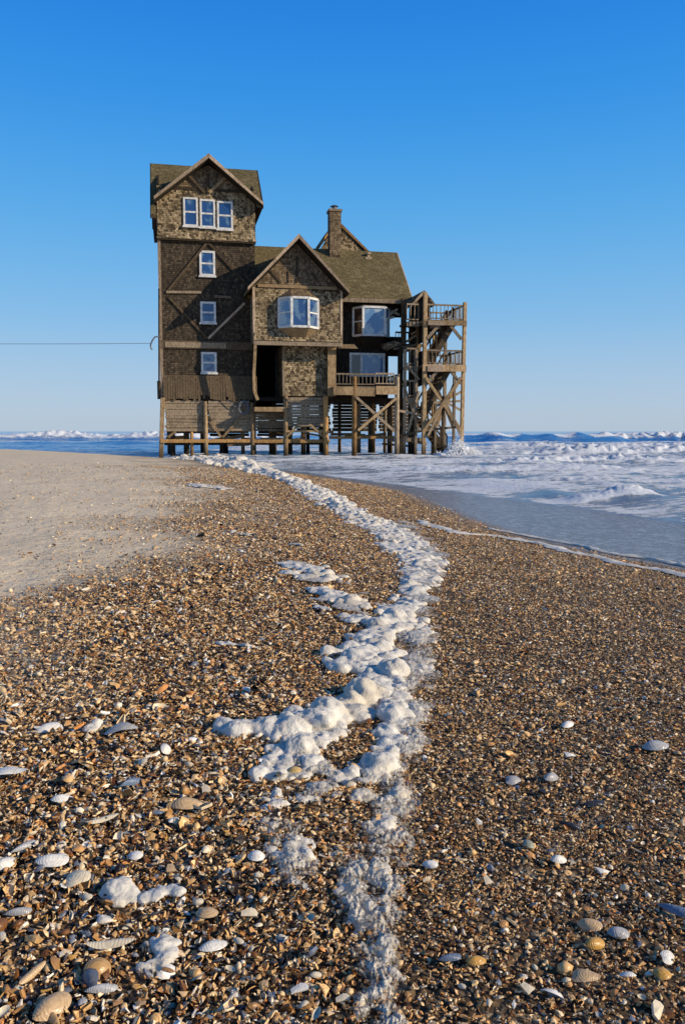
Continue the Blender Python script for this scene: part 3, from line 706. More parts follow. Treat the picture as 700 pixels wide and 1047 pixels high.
# lit corner post panel and first deck
DV = -2.7
zd0, zd1 = Z(404, DV, 370), Z(395, DV, 370)
MB().box(U(335, -1.1, 375), U(343.5, -1.1, 375), -1.1, -.95, Z(405, -1.1, 340), Z(352, -1.1, 340)).build('corner_panel', 'timber')
d0, d1 = U(343.5, DV, 395), U(408, DV, 395)
MB().box(d0, d1, DV + .06, MV, zd1 - .10, zd1).build('deck', 'timber_grey')
dk = [c for c in house.children if c.name.startswith('deck')][0]
for a, b, t_ in ((341, 362.5, 0), (363.5, 383, -.05), (384.5, 406, .05)):
    MB().box(U(a, DV, 400), U(b, DV, 400), DV, DV + .05, zd0 + t_, zd1 - .02 + t_).build('fascia_board', 'timber', dk)
def railing(a, b, z0, z1, mat='timber_grey', parent=None, gap=.19, w=.036, top=.08, tilt=0):
    """balustrade from a=(u,v) to b"""
    m = MB(); A, B = Vector((*a, 0)), Vector((*b, 0)); L = (B - A).length; n = max(2, int(L / gap))
    m.beam((*a, z1), (*b, z1), top, .09, (0, 0, 1)); m.beam((*a, z0 + .12), (*b, z0 + .12 ), .08, .06, (0, 0, 1))
    for k in range(n + 1):
        p = A.lerp(B, k / n); m.beam((p.x, p.y, z0 + .12), (p.x + rr.uniform(-.02, .02), p.y, z1), w, w)
    return m.build('railing', mat, parent or house)
zr1 = Z(382.5, DV, 370)
railing((d0, DV + .1), (U(362, DV, 390), DV + .1), zd1, zr1, parent=dk); railing((U(363, DV, 390), DV + .1), (U(383, DV, 390), DV + .1), zd1, zr1, parent=dk)
railing((U(384, DV, 390), DV + .1), (U(403, DV, 390), DV + .1), zd1 + .05, zr1 + .05, parent=dk); railing((d1, DV + .1), (d1, -.2), zd1, zr1, parent=dk)

# upper porch between house and stair tower: posts, floor, broken boards
pv = -.6
zp = Z(352, pv, 410)
MB().box(U(392, pv, 350), U(432, pv, 350), pv, 3.5, zp - .12, zp + .04).build('porch_floor', 'timber_dark')
MB().box(U(398, pv, 380), U(432, pv, 380), pv, 3.5, Z(392, pv, 410), Z(389, pv, 410)).build('porch_floor', 'timber_dark')
for px, y0, y1, mt in ((412, 305, 352, 'timber_dark'), (427, 303, 395, 'timber'), (409, 355, 466, 'timber_dark'), (421, 355, 466, 'timber_dark')):
    u_ = U(px, pv, 380); MB().box(u_ - .13, u_ + .13, pv - .13, pv + .13, max(-.8, Z(y1, pv, 410)), Z(y0, pv, 410)).build('post', mt)
# the torn shingled awning hanging over the porch
q = [hp(390, 356, -1.6), hp(394, 351, -1.6), hp(404, 348, -1.6), hp(413, 351, -1.6), hp(405, 354, -1.6), hp(397, 358, -1.6)]
MB().prism([(a, -1.6 + .2 * (i > 1), b) for i, (a, b) in enumerate(q)], (0, .08, 0)).build('torn_awning', 'shake_gable')
q = [hp(343, 352, -1.5), hp(362, 352, -1.5), hp(366, 356.5, -1.5), hp(344, 356, -1.5)]
MB().prism([(a, -1.5, b) for a, b in q], (0, .08, 0)).build('torn_awning', 'timber')
railing((U(404, pv, 340), pv), (U(431, pv, 340), pv), zp + .04, Z(340, pv, 415), 'timber_dark')
# a few broken bits hanging under the eave
for a, b in (((398, 322), (406, 316)), ((400, 318), (408, 322)), ((396, 326), (403, 324)), ((420, 342), (430, 336)), ((414, 350), (425, 343)), ((402, 357), (428, 352))):
    brace(a, b, -.7, .12, .05, 'timber_grey', 'broken_board')

# shingled side wall of the porch, added to cast shade on the main facade
for y0_, y1_ in ((308, 350), (359, 394)):
    MB().box(U(430, -1.2, 350), U(430, -1.2, 350) + .12, -2.5, 1.2, Z(y1_, -1.2, 420), Z(y0_, -1.2, 420)).build('porch_wall', 'shake_shaded')
# ---- stair tower ----------------------------------------------------------------
SV0, SV1 = -2.9, -.1
sl, sr_ = U(433.5, SV0, 400), U(472, SV0, 400)
bl, br_ = sl + .05, sr_ - .05
ztp = Z(311, SV0, 455)
def post(u, v, z0, z1, w=.24, mat='timber', lean=0, name='post'):
    return MB().beam((u, v, z0), (u + lean, v, z1), w, w).build(name, mat, bevel=.015)
post(sl, SV0, -1, Z(299, SV0, 433), .21, 'timber'); post(sr_, SV0, -1, Z(309, SV0, 474), .19, 'timber', .10)
post(bl, SV1, -1, ztp, .22, 'timber_dark'); post(br_, SV1, -1, ztp, .18, 'timber_grey')
post((sl + sr_) / 2 + .35, SV1, -1, Z(330, SV1, 455), .16, 'timber'); post((sl + sr_) / 2, SV0, -1, Z(405, SV0, 455), .14, 'timber_dark')
def platform(y_top, y_bot, rail_top, nm):
    z1, z0 = Z(y_top, SV0, 453), Z(y_bot, SV0, 453)
    o = MB().box(sl - .1, sr_ + .1, SV0 - .05, SV1 + .1, z1 - .08, z1).build(nm, 'timber_grey')
    MB().box(sl - .16, sr_ + .16, SV0 - .2, SV0 - .14, z0, z1 + .02).build('fascia_board', 'timber', o)
    MB().box(sl + .1, (sl + sr_) / 2 - .1, SV0 - .27, SV0 - .21, z0 - .02, z1 - .05).build('fascia_board', 'trim', o)
    MB().box(sl, sr_, SV1 + .11, SV1 + .17, z0, z1).build('fascia_board', 'timber_dark', o)
    if rail_top:
        zt_ = Z(rail_top, SV0, 453)
        railing((sl, SV0 - .02), (sr_, SV0 - .02), z1, zt_, 'timber_grey', o, .21); railing((sr_, SV0), (sr_, SV1), z1, zt_, 'timber_grey', o, .21)
        railing((sl, SV1), (sr_, SV1), z1, zt_, 'timber_grey', o, .3)
    return z1
z_top = platform(328, 333, 312, 'stair_landing'); z_mid = platform(373.5, 380, 358.5, 'stair_landing')
# corner knee braces under the landings
for zz in (z_top, z_mid):
    for uu, s_ in ((sl, 1), (sr_, -1)):
        MB().beam((uu + s_ * .1, SV0 - .08, zz - 1.0), (uu + s_ * .75, SV0 - .08, zz - .28), .16, .1).build('knee_brace', 'timber_grey')
def stair(ua, za, ub, zb, v0, v1, n):
    s = MB()
    for v in (v0, v1): s.beam((ua, v, za), (ub, v, zb), .30, .07)
    o = s.build('stair', 'timber_dark')
    for k in range(n):
        f = (k + .5) / n; u_, z_ = ua + (ub - ua) * f, za + (zb - za) * f
        MB().box(u_ - .14, u_ + .14, v0 + .03, v1 - .03, z_ + .03, z_ + .08).build('tread', 'timber_dark', o)
    h = MB()
    for v in (v0, v1):
        h.beam((ua, v, za + .9), (ub, v, zb + .9), .09, .06)
        for k in range(5):
            f = k / 4; h.beam((ua + (ub - ua) * f, v, za + (zb - za) * f), (ua + (ub - ua) * f, v, za + (zb - za) * f + .9), .07, .06)
    h.build('handrail', 'timber_dark', o)
    return o
cx = (sl + sr_) / 2
stair(cx + .62, z_top - .12, sl + .42, z_mid + .1, SV0 + .25, SV0 + 1.35, 10)
zlow = Z(425, SV0, 450)
stair(cx + .5, z_mid - .12, sl + .1, zlow, SV0 + .4, SV0 + 1.5, 10)
stair(sl + .3, zlow - .1, sr_ - .35, .3, SV1 - 1.35, SV1 - .25, 10)
# walkways from the stair tower back to the house, and the clutter of braces round them
for zz, nm in ((z_top, 'walkway'), (z_mid, 'walkway'), (zlow + 1.0, 'walkway')):
    o_ = MB().box(U(411, -1.4, 380), sl - .14, -2.2, -.75, zz - .14, zz - .02).build(nm, 'timber_dark')
    MB().box(U(411, -1.4, 380), sl - .14, -2.26, -2.205, zz - .26, zz).build('fascia_board', 'timber_grey', o_)
    railing((U(411, -1.4, 380), -2.2), (sl - .16, -2.2), zz, zz + .95, 'timber_grey', o_, .22)
for px, v in ((413.5, -2.3), (425, -2.3), (445, -1.5), (464, -1.6)):
    post(U(px, v, 400), v, -1, z_mid + (.9 if px < 430 else -.2), .15, 'timber_grey')
for a, b, v in (((434, 400), (472, 420), SV1 + .2), ((472, 400), (434, 422), SV1 + .2),
                ((412, 392), (428, 440), -2.4), ((428, 400), (414, 452), -2.4), ((414, 372), (428, 388), -2.4), ((445, 392), (464, 440), -1.62), ((464, 392), (445, 440), -1.5), ((408, 420), (430, 424), -2.5), ((409, 446), (432, 440), -2.5),
                ((434, 440), (472, 436), SV0 + .2), ((438, 412), (470, 410), -1.6)):
    brace(a, b, v, .13, .07, 'timber_dark' if a[0] % 2 else 'timber_grey')
# X braces low down, front and back
def xbr(a, b, v, w=.16, mat='timber'):
    (ua, za), (ub, zb) = hp(*a, v), hp(*b, v)
    return MB().beam((ua, v, za), (ub, v, zb), w, .09).build('brace', mat)
xbr((435, 386), (471, 440), SV0 - .17); xbr((471, 386), (435, 438), SV0 - .27)
xbr((440, 440), (470, 388), SV1, .16, 'timber_orange'); xbr((438, 388), (470, 442), SV1 + .12, .16, 'timber_grey')
xbr((454, 410), (437, 446), SV0 - .17, .13, 'timber_grey'); xbr((455, 410), (471, 446), SV0 - .17, .13, 'timber_grey')
# little pitched rooflet where the stair meets the house
ra = hp(433, 297, -1.8)
gable_roof(U(421, -1.8, 305), U(444, -1.8, 308), ra[0], ra[1], Z(311, -1.8, 430), Z(310, -1.8, 430), -1.8, 1.2, th=.1, edge='timber_grey')
MB().box(U(423, -1.6, 340), U(432, -1.6, 340), -1.6, -1.5, Z(330, -1.6, 430), Z(308, -1.6, 430)).build('porch_wall', 'timber_dark')

# ---- pilings and underside --------------------------------------------------------
def pile(px, v, ytop, mat='timber_dark', r=.15, ybot=None, lean=0):
    u_ = U(px, v, 440); zt_ = Z(ytop, v, 300); zb_ = -1.2
    return MB().cyl((u_ + lean, v, zb_), (u_, v, zt_), r, r * .92, 10).build('piling', mat)
pile(362, DV + .12, 384, 'timber_orange', .15); pile(405.5, DV + .12, 384, 'timber_grey', .14); pile(333, -1.1, 405, 'timber_orange', .16)
xbr((364, 406), (403, 441), DV - .04, .14, 'timber_grey'); xbr((366, 440), (405, 407), DV - .12, .14, 'timber')
u_, z1 = U(165, -.1, 410), zSk + .1
MB().beam((u_ - .12, -.15, -1), (u_ + .08, -.15, z1), .24, .24).build('piling', 'timber', bevel=.02)
pile(210.5, -.25, 411, 'timber', .12); pile(258, -.3, 412, 'timber', .12); pile(292, LV - .1, 405, 'timber', .14); pile(196, .0, 430, 'timber_orange', .10)
rr = random.Random(5)
for v in (1.2, 2.6, 4.2):
    for px in (175, 192, 210, 228, 246, 262, 278, 295, 312, 330, 347, 364, 380, 396, 412, 424):
        if rr.random() < .8: pile(px + rr.uniform(-3, 3), v, 412, rr.choice(['timber_dark', 'timber_dark', 'timber_orange', 'timber_grey']), rr.uniform(.11, .16))
MB().box(TW0, B1, .3, 5, zl0 - .25, zl0 - .02).build('floor_frame', 'soffit')
MB().box(TW0 + .05, TW1 + .1, .1, 4.6, zSk - .12, zSk + .12).build('floor_frame', 'soffit')
# dark boards added far back under the house so the underside reads shaded
r4 = random.Random(8)
for px0, px1 in ((170, 208), (214, 256), (262, 300), (302, 338.5), (339, 386), (386.5, 424)):
    m = MB(); z0, z1 = Z(441 if px0 > 300 else 446, 3.4, 250), zl0 - .01; k = z0
    while k < z1:
        hgt = r4.uniform(.16, .24)
        if r4.random() < (.97 if px0 > 300 else .88): m.box(U(px0, 3.4, 430) + r4.uniform(0, .12), U(px1, 3.4, 430) - r4.uniform(0, .12), 3.4, 3.43, k, min(z1, k + hgt - .02))
        k += hgt
    m.build('dark_backing', 'timber_dark')
# low tie beams
for px0, px1, y0, y1, v, mt in ((164, 262, 452.5, 449, -.35, 'timber_orange'), (262, 337, 453, 449.5, -.9, 'timber_orange'), (337, 404, 449, 446, -.2, 'timber_orange'), (398, 433, 452, 448, -1.6, 'timber_grey'),
                                (168, 335, 455, 452, 2.2, 'timber_dark'), (292, 336, 442, 440, -1.0, 'timber')):
    MB().box(U(px0, v, 450), U(px1, v, 450), v, v + .14, Z(y0, v, 250), Z(y1, v, 250)).build('tie_beam', mt)
# slatted skirting between the pilings: one panel per bay
def slats(px0, px1, y0, y1, v, n, seed, ragged=.0):
    r_ = random.Random(seed); m = MB(); a, b = U(px0, v, 425), U(px1, v, 425); za, zb = Z(y1, v, 250), Z(y0, v, 250)
    h = (zb - za) / n
    for k in range(n):
        z0 = za + k * h + r_.uniform(.0, .02); m.beam((a + r_.uniform(0, ragged), v + r_.uniform(-.012, .012), z0 + h / 2), (b - r_.uniform(0, ragged), v + r_.uniform(-.012, .012), z0 + h / 2 + r_.uniform(-.025, .025)), h * r_.uniform(.82, .98), .03)
    return m.build('slat_panel', 'timber_grey')
slats(168, 209, 410, 441, -.1, 10, 1, .12); slats(169, 257, 411, 442, .22, 9, 6, .06); slats(212, 257, 410, 441, -.1, 10, 2, .1); slats(259, 291, 422, 441, -.15, 7, 3, .05); slats(293, 332, 406, 436, LV - .02, 10, 4, .05)
for a, b in (((213, 425), (226, 447)), ((246, 426), (228, 447)), ((293, 447), (306, 433)), ((331, 447), (317, 434)), ((172, 447), (180, 441))):
    brace(a, b, -1.0 if a[0] > 280 else -.25, .13, .08, 'timber')
r5 = random.Random(12)
for k in range(16):
    px = 170 + k * 15.5 + r5.uniform(-4, 4); v = r5.choice([.6, 1.0, 1.8]); y0 = r5.uniform(440, 455); MB().beam((U(px, v, 445), v, Z(y0, v, 250)), (U(px + r5.uniform(14, 34), v, 445), v, Z(y0 + r5.uniform(-5, 5), v, 250)), r5.uniform(.10, .2), .05).build('loose_board', r5.choice(['timber', 'timber_orange', 'timber_grey']))
# coil of old cable on the slats under the skirt's right end
cu, cz = hp(249, 417, -.25)
pts = []
for k in range(90):
    a = k * .5; r_ = .35 + .06 * math.sin(k * 1.7); pts.append((cu + r_ * .8 * math.cos(a), -.3 - .015 * (k % 7), cz + r_ * math.sin(a)))
pts += [(hp(240, 416, -.3)[0], -.3, hp(240, 416, -.3)[1]), (hp(232, 409, -.3)[0], -.3, hp(232, 409, -.3)[1])]
def tube(name, pts, r, mat, parent=None, n=8):
    P = [Vector(q) for q in pts]; v, f = [], []
    for i, q in enumerate(P):
        ax = (P[min(i + 1, len(P) - 1)] - P[max(i - 1, 0)]).normalized()
        s = ax.cross(Vector((0.13, 0.2, 1))).normalized(); w_ = s.cross(ax)
        v += [q + (s * math.cos(k * 2 * math.pi / n) + w_ * math.sin(k * 2 * math.pi / n)) * r for k in range(n)]
    for i in range(len(P) - 1):
        f += [(i * n + k, i * n + (k + 1) % n, (i + 1) * n + (k + 1) % n, (i + 1) * n + k) for k in range(n)]
    return link(bpy.data.objects.new(name, np_mesh(name, [tuple(q) for q in v], f, M[mat])), parent)
hose = tube('hose_coil', pts, .022, 'cable', None)
hose.matrix_world = Matrix.Translation(Vector(HO)) @ Matrix.Rotation(TH, 4, 'Z')
tag(hose, "dark hose coiled against slats beside the open doorway", "hose")
# service mast: bent conduit on the tower's left edge
a = [hp(164, 344, -.1), hp(158.5, 344.5, -.1), hp(156, 348, -.1), hp(154, 353, -.1), hp(154.5, 356, -.1), hp(156, 357.5, -.1)]
tube('service_conduit', [(p[0], -.1, p[1]) for p in a], .045, 'cable', house)
for px, y0, y1 in ((162.5, 300, 400),):
    tube('service_pipe', [(U(px, 0.0, y0) + .02, -.02, Z(y0)), (U(px, 0.0, y1) + .02, -.02, Z(y1))], .05, 'timber_dark', house)
MB().box(-.22, -.02, .1, .3, Z(409), Z(391)).build('meter_box', 'timber_dark')

# overhead cable from the conduit away to the left
p = hp(155.5, 351, -.1); A = HO + ud * p[0] + vd * (-.1) + np.array([0, 0, p[1]])
d = ray(-320, 346); tb = 47.0 / d[1]; Bp = CAM + d * tb
pts = []
for k in range(41):
    f = k / 40; q = A * (1 - f) + Bp * f; q[2] -= 0.55 * 4 * f * (1 - f) * .25; pts.append(tuple(q))
cab = tube('power_cable', pts, .013, 'cable'); tag(cab, "thin dark overhead power cable running left from the house", "cable")
# its pole, outside the frame to the left
# ------------------------------------------------------------------ shells
def cup(seed, kind='clam', rings=5, seg=18):
    """a half shell, length 1 along x, hollow side down; returns verts, faces"""
    r_ = np.random.default_rng(seed); v, f = [], []
    asp, hgt = {'clam': (.82, .26), 'oyster': (.62, .14), 'razor': (.24, .09), 'mussel': (.48, .20), 'scallop': (.95, .20), 'round': (.95, .30)}[kind]
    th = np.linspace(0, 2 * math.pi, seg, endpoint=False)
    ph = r_.uniform(0, 6.28, 4)
    rad = np.ones(seg)
    if kind in ('clam', 'scallop', 'mussel'):
        rad = 1 + 0.10 * np.cos(2 * (th)) - 0.16 * np.exp(-((th - math.pi) / .35) ** 2) * -1
    if kind == 'oyster':
        rad = 1 + .13 * np.sin(2 * th + ph[0]) + .09 * np.sin(3 * th + ph[1]) + .05 * np.sin(5 * th + ph[2])
    for k in range(rings + 1):
        q = k / rings
        for i in range(seg):
            a = th[i]; rr_ = rad[i] * q
            x = .5 * rr_ * math.cos(a) + (0.18 * (1 - q) * -1 if kind in ('clam', 'mussel', 'scallop') else 0)
            y = .5 * asp * rr_ * math.sin(a)
            if kind == 'mussel': y *= .62 + .5 * (x + .5)
            z = hgt * (1 - q ** 2.2)
            if kind == 'scallop': z += .015 * q * math.cos(9 * a)
            if kind == 'oyster': z += .04 * math.sin(7 * x + ph[3]) * q
            if kind == 'razor': z = hgt * (1 - (2 * y / asp) ** 2) + .05 * math.sin(3 * x)
            v.append((x, y, z))
    for k in range(rings):
        for i in range(seg):
            j = (i + 1) % seg
            f.append((k * seg + i, (k + 1) * seg + i, (k + 1) * seg + j, k * seg + j))
    return v, f

def shard(seed):
    """a broken piece of shell: a bent, thick, ragged polygon of length about 1"""
    r_ = np.random.default_rng(seed); n = r_.integers(5, 8)
    a = np.sort(r_.uniform(0, 2 * math.pi, n) * .45 + np.linspace(0, 2 * math.pi, n, endpoint=False) * .85)
    asp = r_.uniform(.28, .80); R_ = r_.uniform(.35, .55, n)
    P = np.stack([R_ * np.cos(a), R_ * np.sin(a) * asp], 1)
    bend = r_.uniform(.25, .75); tw = r_.uniform(-.3, .3); th = r_.uniform(.07, .16)
    zf = lambda p: -bend * (p[0] ** 2 + .6 * p[1] ** 2) + tw * p[0] * p[1]
    v = [(0, 0, .02)] + [(p[0] * .55, p[1] * .55, zf(p * .55)) for p in P] + [(p[0], p[1], zf(p)) for p in P] + [(p[0] * .96, p[1] * .96, zf(p) - th) for p in P]
    f = []
    for i in range(n):
        j = (i + 1) % n
        f += [(0, 1 + i, 1 + j), (1 + i, 1 + n + i, 1 + n + j, 1 + j), (1 + n + i, 1 + 2 * n + i, 1 + 2 * n + j, 1 + n + j)]
    return v, f

def pebble(seed):
    r_ = np.random.default_rng(seed); bm = bmesh.new(); bmesh.ops.create_icosphere(bm, subdivisions=1, radius=.5)
    s = r_.uniform(.45, 1, 3); s[0] = 1
    v = [tuple(np.array(q.co) * s * (1 + r_.uniform(-.12, .12))) for q in bm.verts]; f = [tuple(q.index for q in x.verts) for x in bm.faces]; bm.free()
    return v, f

def shell_mat(name, typ):
    t = NT(name); o = t.obj()
    if typ == 'INSTANCER': base = t.attr('col', 'Color', 'INSTANCER')
    else: base = t.n("ShaderNodeObjectInfo").outputs['Color']
    wv = t.n("ShaderNodeTexWave", wave_type='RINGS', rings_direction='SPHERICAL', ins={'Vector': o, 'Scale': 5.0 if typ != 'INSTANCER' else 2.0, 'Distortion': 5.0, 'Detail': 2})
    n = t.noise(o, 5.0, 4)
    c = t.mix(t.math('MULTIPLY', wv.outputs['Fac'], 0.30), base, t.mix(1.0, base, (0.66, 0.58, 0.48, 1), 'MULTIPLY'))
    c = t.mix(t.mapr(n, 0.45, 0.8, 0, .5), c, t.mix(1.0, base, (0.5, 0.4, 0.3, 1), 'MULTIPLY'))
    h = t.math('ADD', t.math('MULTIPLY', wv.outputs['Fac'], .0006), t.math('MULTIPLY', n, .002))
    t.bsdf(c, 0.34, t.bump(h, .6, 1.0), 0.4)
    return t.m
M['shell_bed'] = shell_mat('shell_bed', 'INSTANCER'); M['shell'] = shell_mat('shell', 'OBJECT')

def raw_mesh(name, vf, mat, smooth):
    me = bpy.data.meshes.new(name); me.from_pydata(vf[0], [], vf[1]); me.update()
    for p in me.polygons: p.use_smooth = smooth
    me.materials.append(mat); return me

proto_col = bpy.data.collections.new("shell_kinds")
PROTO = []
for k in range(12): PROTO.append(('shard', shard(100 + k), False))
for k, kd in enumerate(['clam', 'clam', 'mussel', 'oyster', 'razor', 'scallop']): PROTO.append((kd, cup(200 + k, kd, 3, 10), True))
for k in range(1): PROTO.append(('pebble', pebble(300 + k), True))
for k, (nm, vf, sm) in enumerate(PROTO):
    ob = bpy.data.objects.new("kind_%02d" % k, raw_mesh("kind_%02d_%s" % (k, nm), vf, M['shell_bed'], sm)); proto_col.objects.link(ob)

# where the pieces lie
N1 = 330000
r0, r1 = 0.95, 26.0
# number density ~ r^-1.6 beyond 2 m, sampled by inverse CDF on a table
rt = np.linspace(r0, r1, 4000); dens = np.where(rt < 2.0, 16000.0, 16000.0 * (2.0 / rt) ** 1.5)
wgt = dens * rt; cdf = np.cumsum(wgt); total = cdf[-1] * (rt[1] - rt[0]) * 1.16
N1 = int(total)
rr_ = np.interp(rng.uniform(0, cdf[-1], N1), cdf, rt); aa = rng.uniform(-0.58, 0.58, N1)
X, Y = rr_ * np.sin(aa), rr_ * np.cos(aa)
Sh = shellness(X, Y); sS = sdist(SHORE, X, Y)
clump = 0.5 + 0.5 * pnoise(X * 1.7, Y * 1.7)
pk = np.where(Sh > .05, np.clip(Sh * 1.15, 0, 1) ** 1.2, 0) + 0.04 * (rr_ > 3)
pk = pk * sstep(0.05, 0.9, sS + 0.25 * fbm(X * 1.3, Y * .6, 2))
pk = pk * np.where(Sh < .75, .5 + .9 * clump, 1)
ok = rng.uniform(0, 1, N1) < pk
X, Y, rr_, Sh, sS = X[ok], Y[ok], rr_[ok], Sh[ok], sS[ok]
n = len(X)
Zg = terrain(X, Y)
leftness = sstep(0.3, -0.5, X / rr_ * 2.2)                   # the bed is coarser on the left of the foam
size = np.exp(rng.normal(0, .40, n)) * (0.0098 + 0.0042 * leftness) * np.clip(rr_ / 2.2, .9, 9) ** .42
size = np.clip(size * (1 + .08 * leftness * (1 - sstep(1.6, 3.0, rr_))), .005, .06)
big = rng.uniform(0, 1, n) < .018 * (0.35 + leftness)
size = np.where(big & (rr_ < 9), size * 1.6, size)
idx = np.where(rng.uniform(0, 1, n) < .88, rng.integers(0, 12, n), rng.integers(12, len(PROTO), n))
tl = .26 + .16 * leftness + .16 * (1 - sstep(1.5, 3.0, rr_))
rot = np.stack([rng.normal(0, 1, n) * tl + (rng.uniform(0, 1, n) < .3) * math.pi, rng.normal(0, 1, n) * tl, rng.uniform(0, 6.283, n)], 1)
scl = np.stack([size, size * rng.uniform(.75, 1.2, n), size * rng.uniform(.8, 1.3, n)], 1)
Zp = Zg + size * rng.uniform(-.15, .35, n) + rng.uniform(0, .007, n)
PALC = np.array([(.022, .014, .009), (.17, .070, .020), (.39, .205, .072), (.58, .36, .15), (.68, .47, .235), (.79, .62, .39), (.86, .75, .58), (.13, .145, .18), (.52, .23, .07), (.86, .83, .77)])
PW_ = np.array([.12, .11, .17, .21, .165, .10, .045, .03, .035, .015])
ci = rng.choice(len(PALC), n, p=PW_ / PW_.sum())
ci = np.where((leftness > .5) & (rr_ < 3.5) & (rng.uniform(0, 1, n) < .07), rng.choice([6, 6, 9, 7, 0], n), ci)
ci = np.where((ci == 0) & (leftness < .4) & (rng.uniform(0, 1, n) < .55), 3, ci)
colr = PALC[ci] * np.exp(rng.normal(.17, .16, (n, 1)) + .16 * (1 - leftness)[:, None])
pale = (1 - np.clip(Sh, 0, 1))[:, None]; colr = colr * (1 - pale * .4) + pale * .4 * np.array([.5, .42, .32])
colr = np.maximum(colr, .01); colr = colr / np.maximum(1, colr.max(1, keepdims=True) / .86)
me = bpy.data.meshes.new("shell_bed"); me.vertices.add(n)
me.vertices.foreach_set("co", np.stack([X, Y, Zp], 1).astype(np.float32).ravel())
for nm, ty, key, a in (('rot', 'FLOAT_VECTOR', 'vector', rot), ('scl', 'FLOAT_VECTOR', 'vector', scl), ('col', 'FLOAT_COLOR', 'color', np.hstack([colr, np.ones((n, 1))]))):
    at = me.attributes.new(nm, ty, 'POINT'); at.data.foreach_set(key, a.astype(np.float32).ravel())
at = me.attributes.new('idx', 'INT', 'POINT'); at.data.foreach_set('value', idx.astype(np.int32))
bed = link(bpy.data.objects.new("shell_gravel", me)); tag(bed, "brown shell gravel of broken shells covering the beach", kind='stuff')
ng = bpy.data.node_groups.new("scatter_shells", 'GeometryNodeTree')
ng.interface.new_socket("Geometry", in_out='INPUT', socket_type='NodeSocketGeometry'); ng.interface.new_socket("Geometry", in_out='OUTPUT', socket_type='NodeSocketGeometry')
gi, go = ng.nodes.new("NodeGroupInput"), ng.nodes.new("NodeGroupOutput")
ip = ng.nodes.new("GeometryNodeInstanceOnPoints"); cin = ng.nodes.new("GeometryNodeCollectionInfo")
cin.inputs['Collection'].default_value = proto_col; cin.inputs['Separate Children'].default_value = True; cin.inputs['Reset Children'].default_value = True
def named(nm, ty):
    q = ng.nodes.new("GeometryNodeInputNamedAttribute"); q.data_type = ty; q.inputs['Name'].default_value = nm; return q.outputs['Attribute']
L = ng.links.new
L(gi.outputs[0], ip.inputs['Points']); L(cin.outputs[0], ip.inputs['Instance']); ip.inputs['Pick Instance'].default_value = True
L(named('idx', 'INT'), ip.inputs['Instance Index']); L(named('rot', 'FLOAT_VECTOR'), ip.inputs['Rotation']); L(named('scl', 'FLOAT_VECTOR'), ip.inputs['Scale'])
L(ip.outputs[0], go.inputs[0])
md = bed.modifiers.new("scatter", 'NODES'); md.node_group = ng
print("SHELL PIECES", n)

# shells one can point at: (px, py, length in px, kind, colour, yaw, pitch, label)
KIND_MESH = {}
def shell_mesh(kind):
    ms = KIND_MESH.setdefault(kind, [])
    if len(ms) < 3:
        vf = shard(900 + len(ms) * 7 + len(kind)) if kind == 'piece' else cup(500 + len(ms) * 11 + len(kind), kind, 7, 30)
        ms.append(raw_mesh("shell_" + kind, vf, M['shell'], kind != 'piece')); return ms[-1]
    return random.choice(ms)
WHITE, CREAM, TAN, BROWN, ORANGE, GREY, BLUE, DARK = (.82, .79, .72), (.76, .66, .48), (.58, .40, .22), (.36, .20, .09), (.62, .34, .08), (.42, .42, .42), (.14, .19, .28), (.035, .035, .045)
def put_shell(px, py, L_px, kind, col, label, yaw=None, tilt=.25, group=None, flip=False, name=None):
    x, y, z = on_ground(px, py); dist = math.hypot(math.hypot(x, y), CAM[2] - z)
    Lm = L_px / F_PX * dist * .98
    o = link(bpy.data.objects.new(name or {'piece': 'shell_piece', 'razor': 'razor_shell', 'mussel': 'mussel_shell', 'oyster': 'oyster_shell', 'clam': 'clam_shell', 'scallop': 'scallop_shell', 'round': 'round_shell'}[kind], shell_mesh(kind)))
    o.location = (x, y, z + .014 + Lm * .05)
    o.rotation_euler = (random.uniform(-.2, .2) + tilt + (math.pi if flip else 0), random.uniform(-.15, .15), random.uniform(0, 6.28) if yaw is None else yaw)
    if flip: o.location.z += Lm * .18
    o.scale = (Lm, Lm * random.uniform(.82, 1.08), Lm * random.uniform(.6, 1.1)); k = math.exp(random.uniform(-.08, .08)); o.color = (*[min(.9, c * k) for c in col], 1)
    tag(o, label, 'shell', group); return o
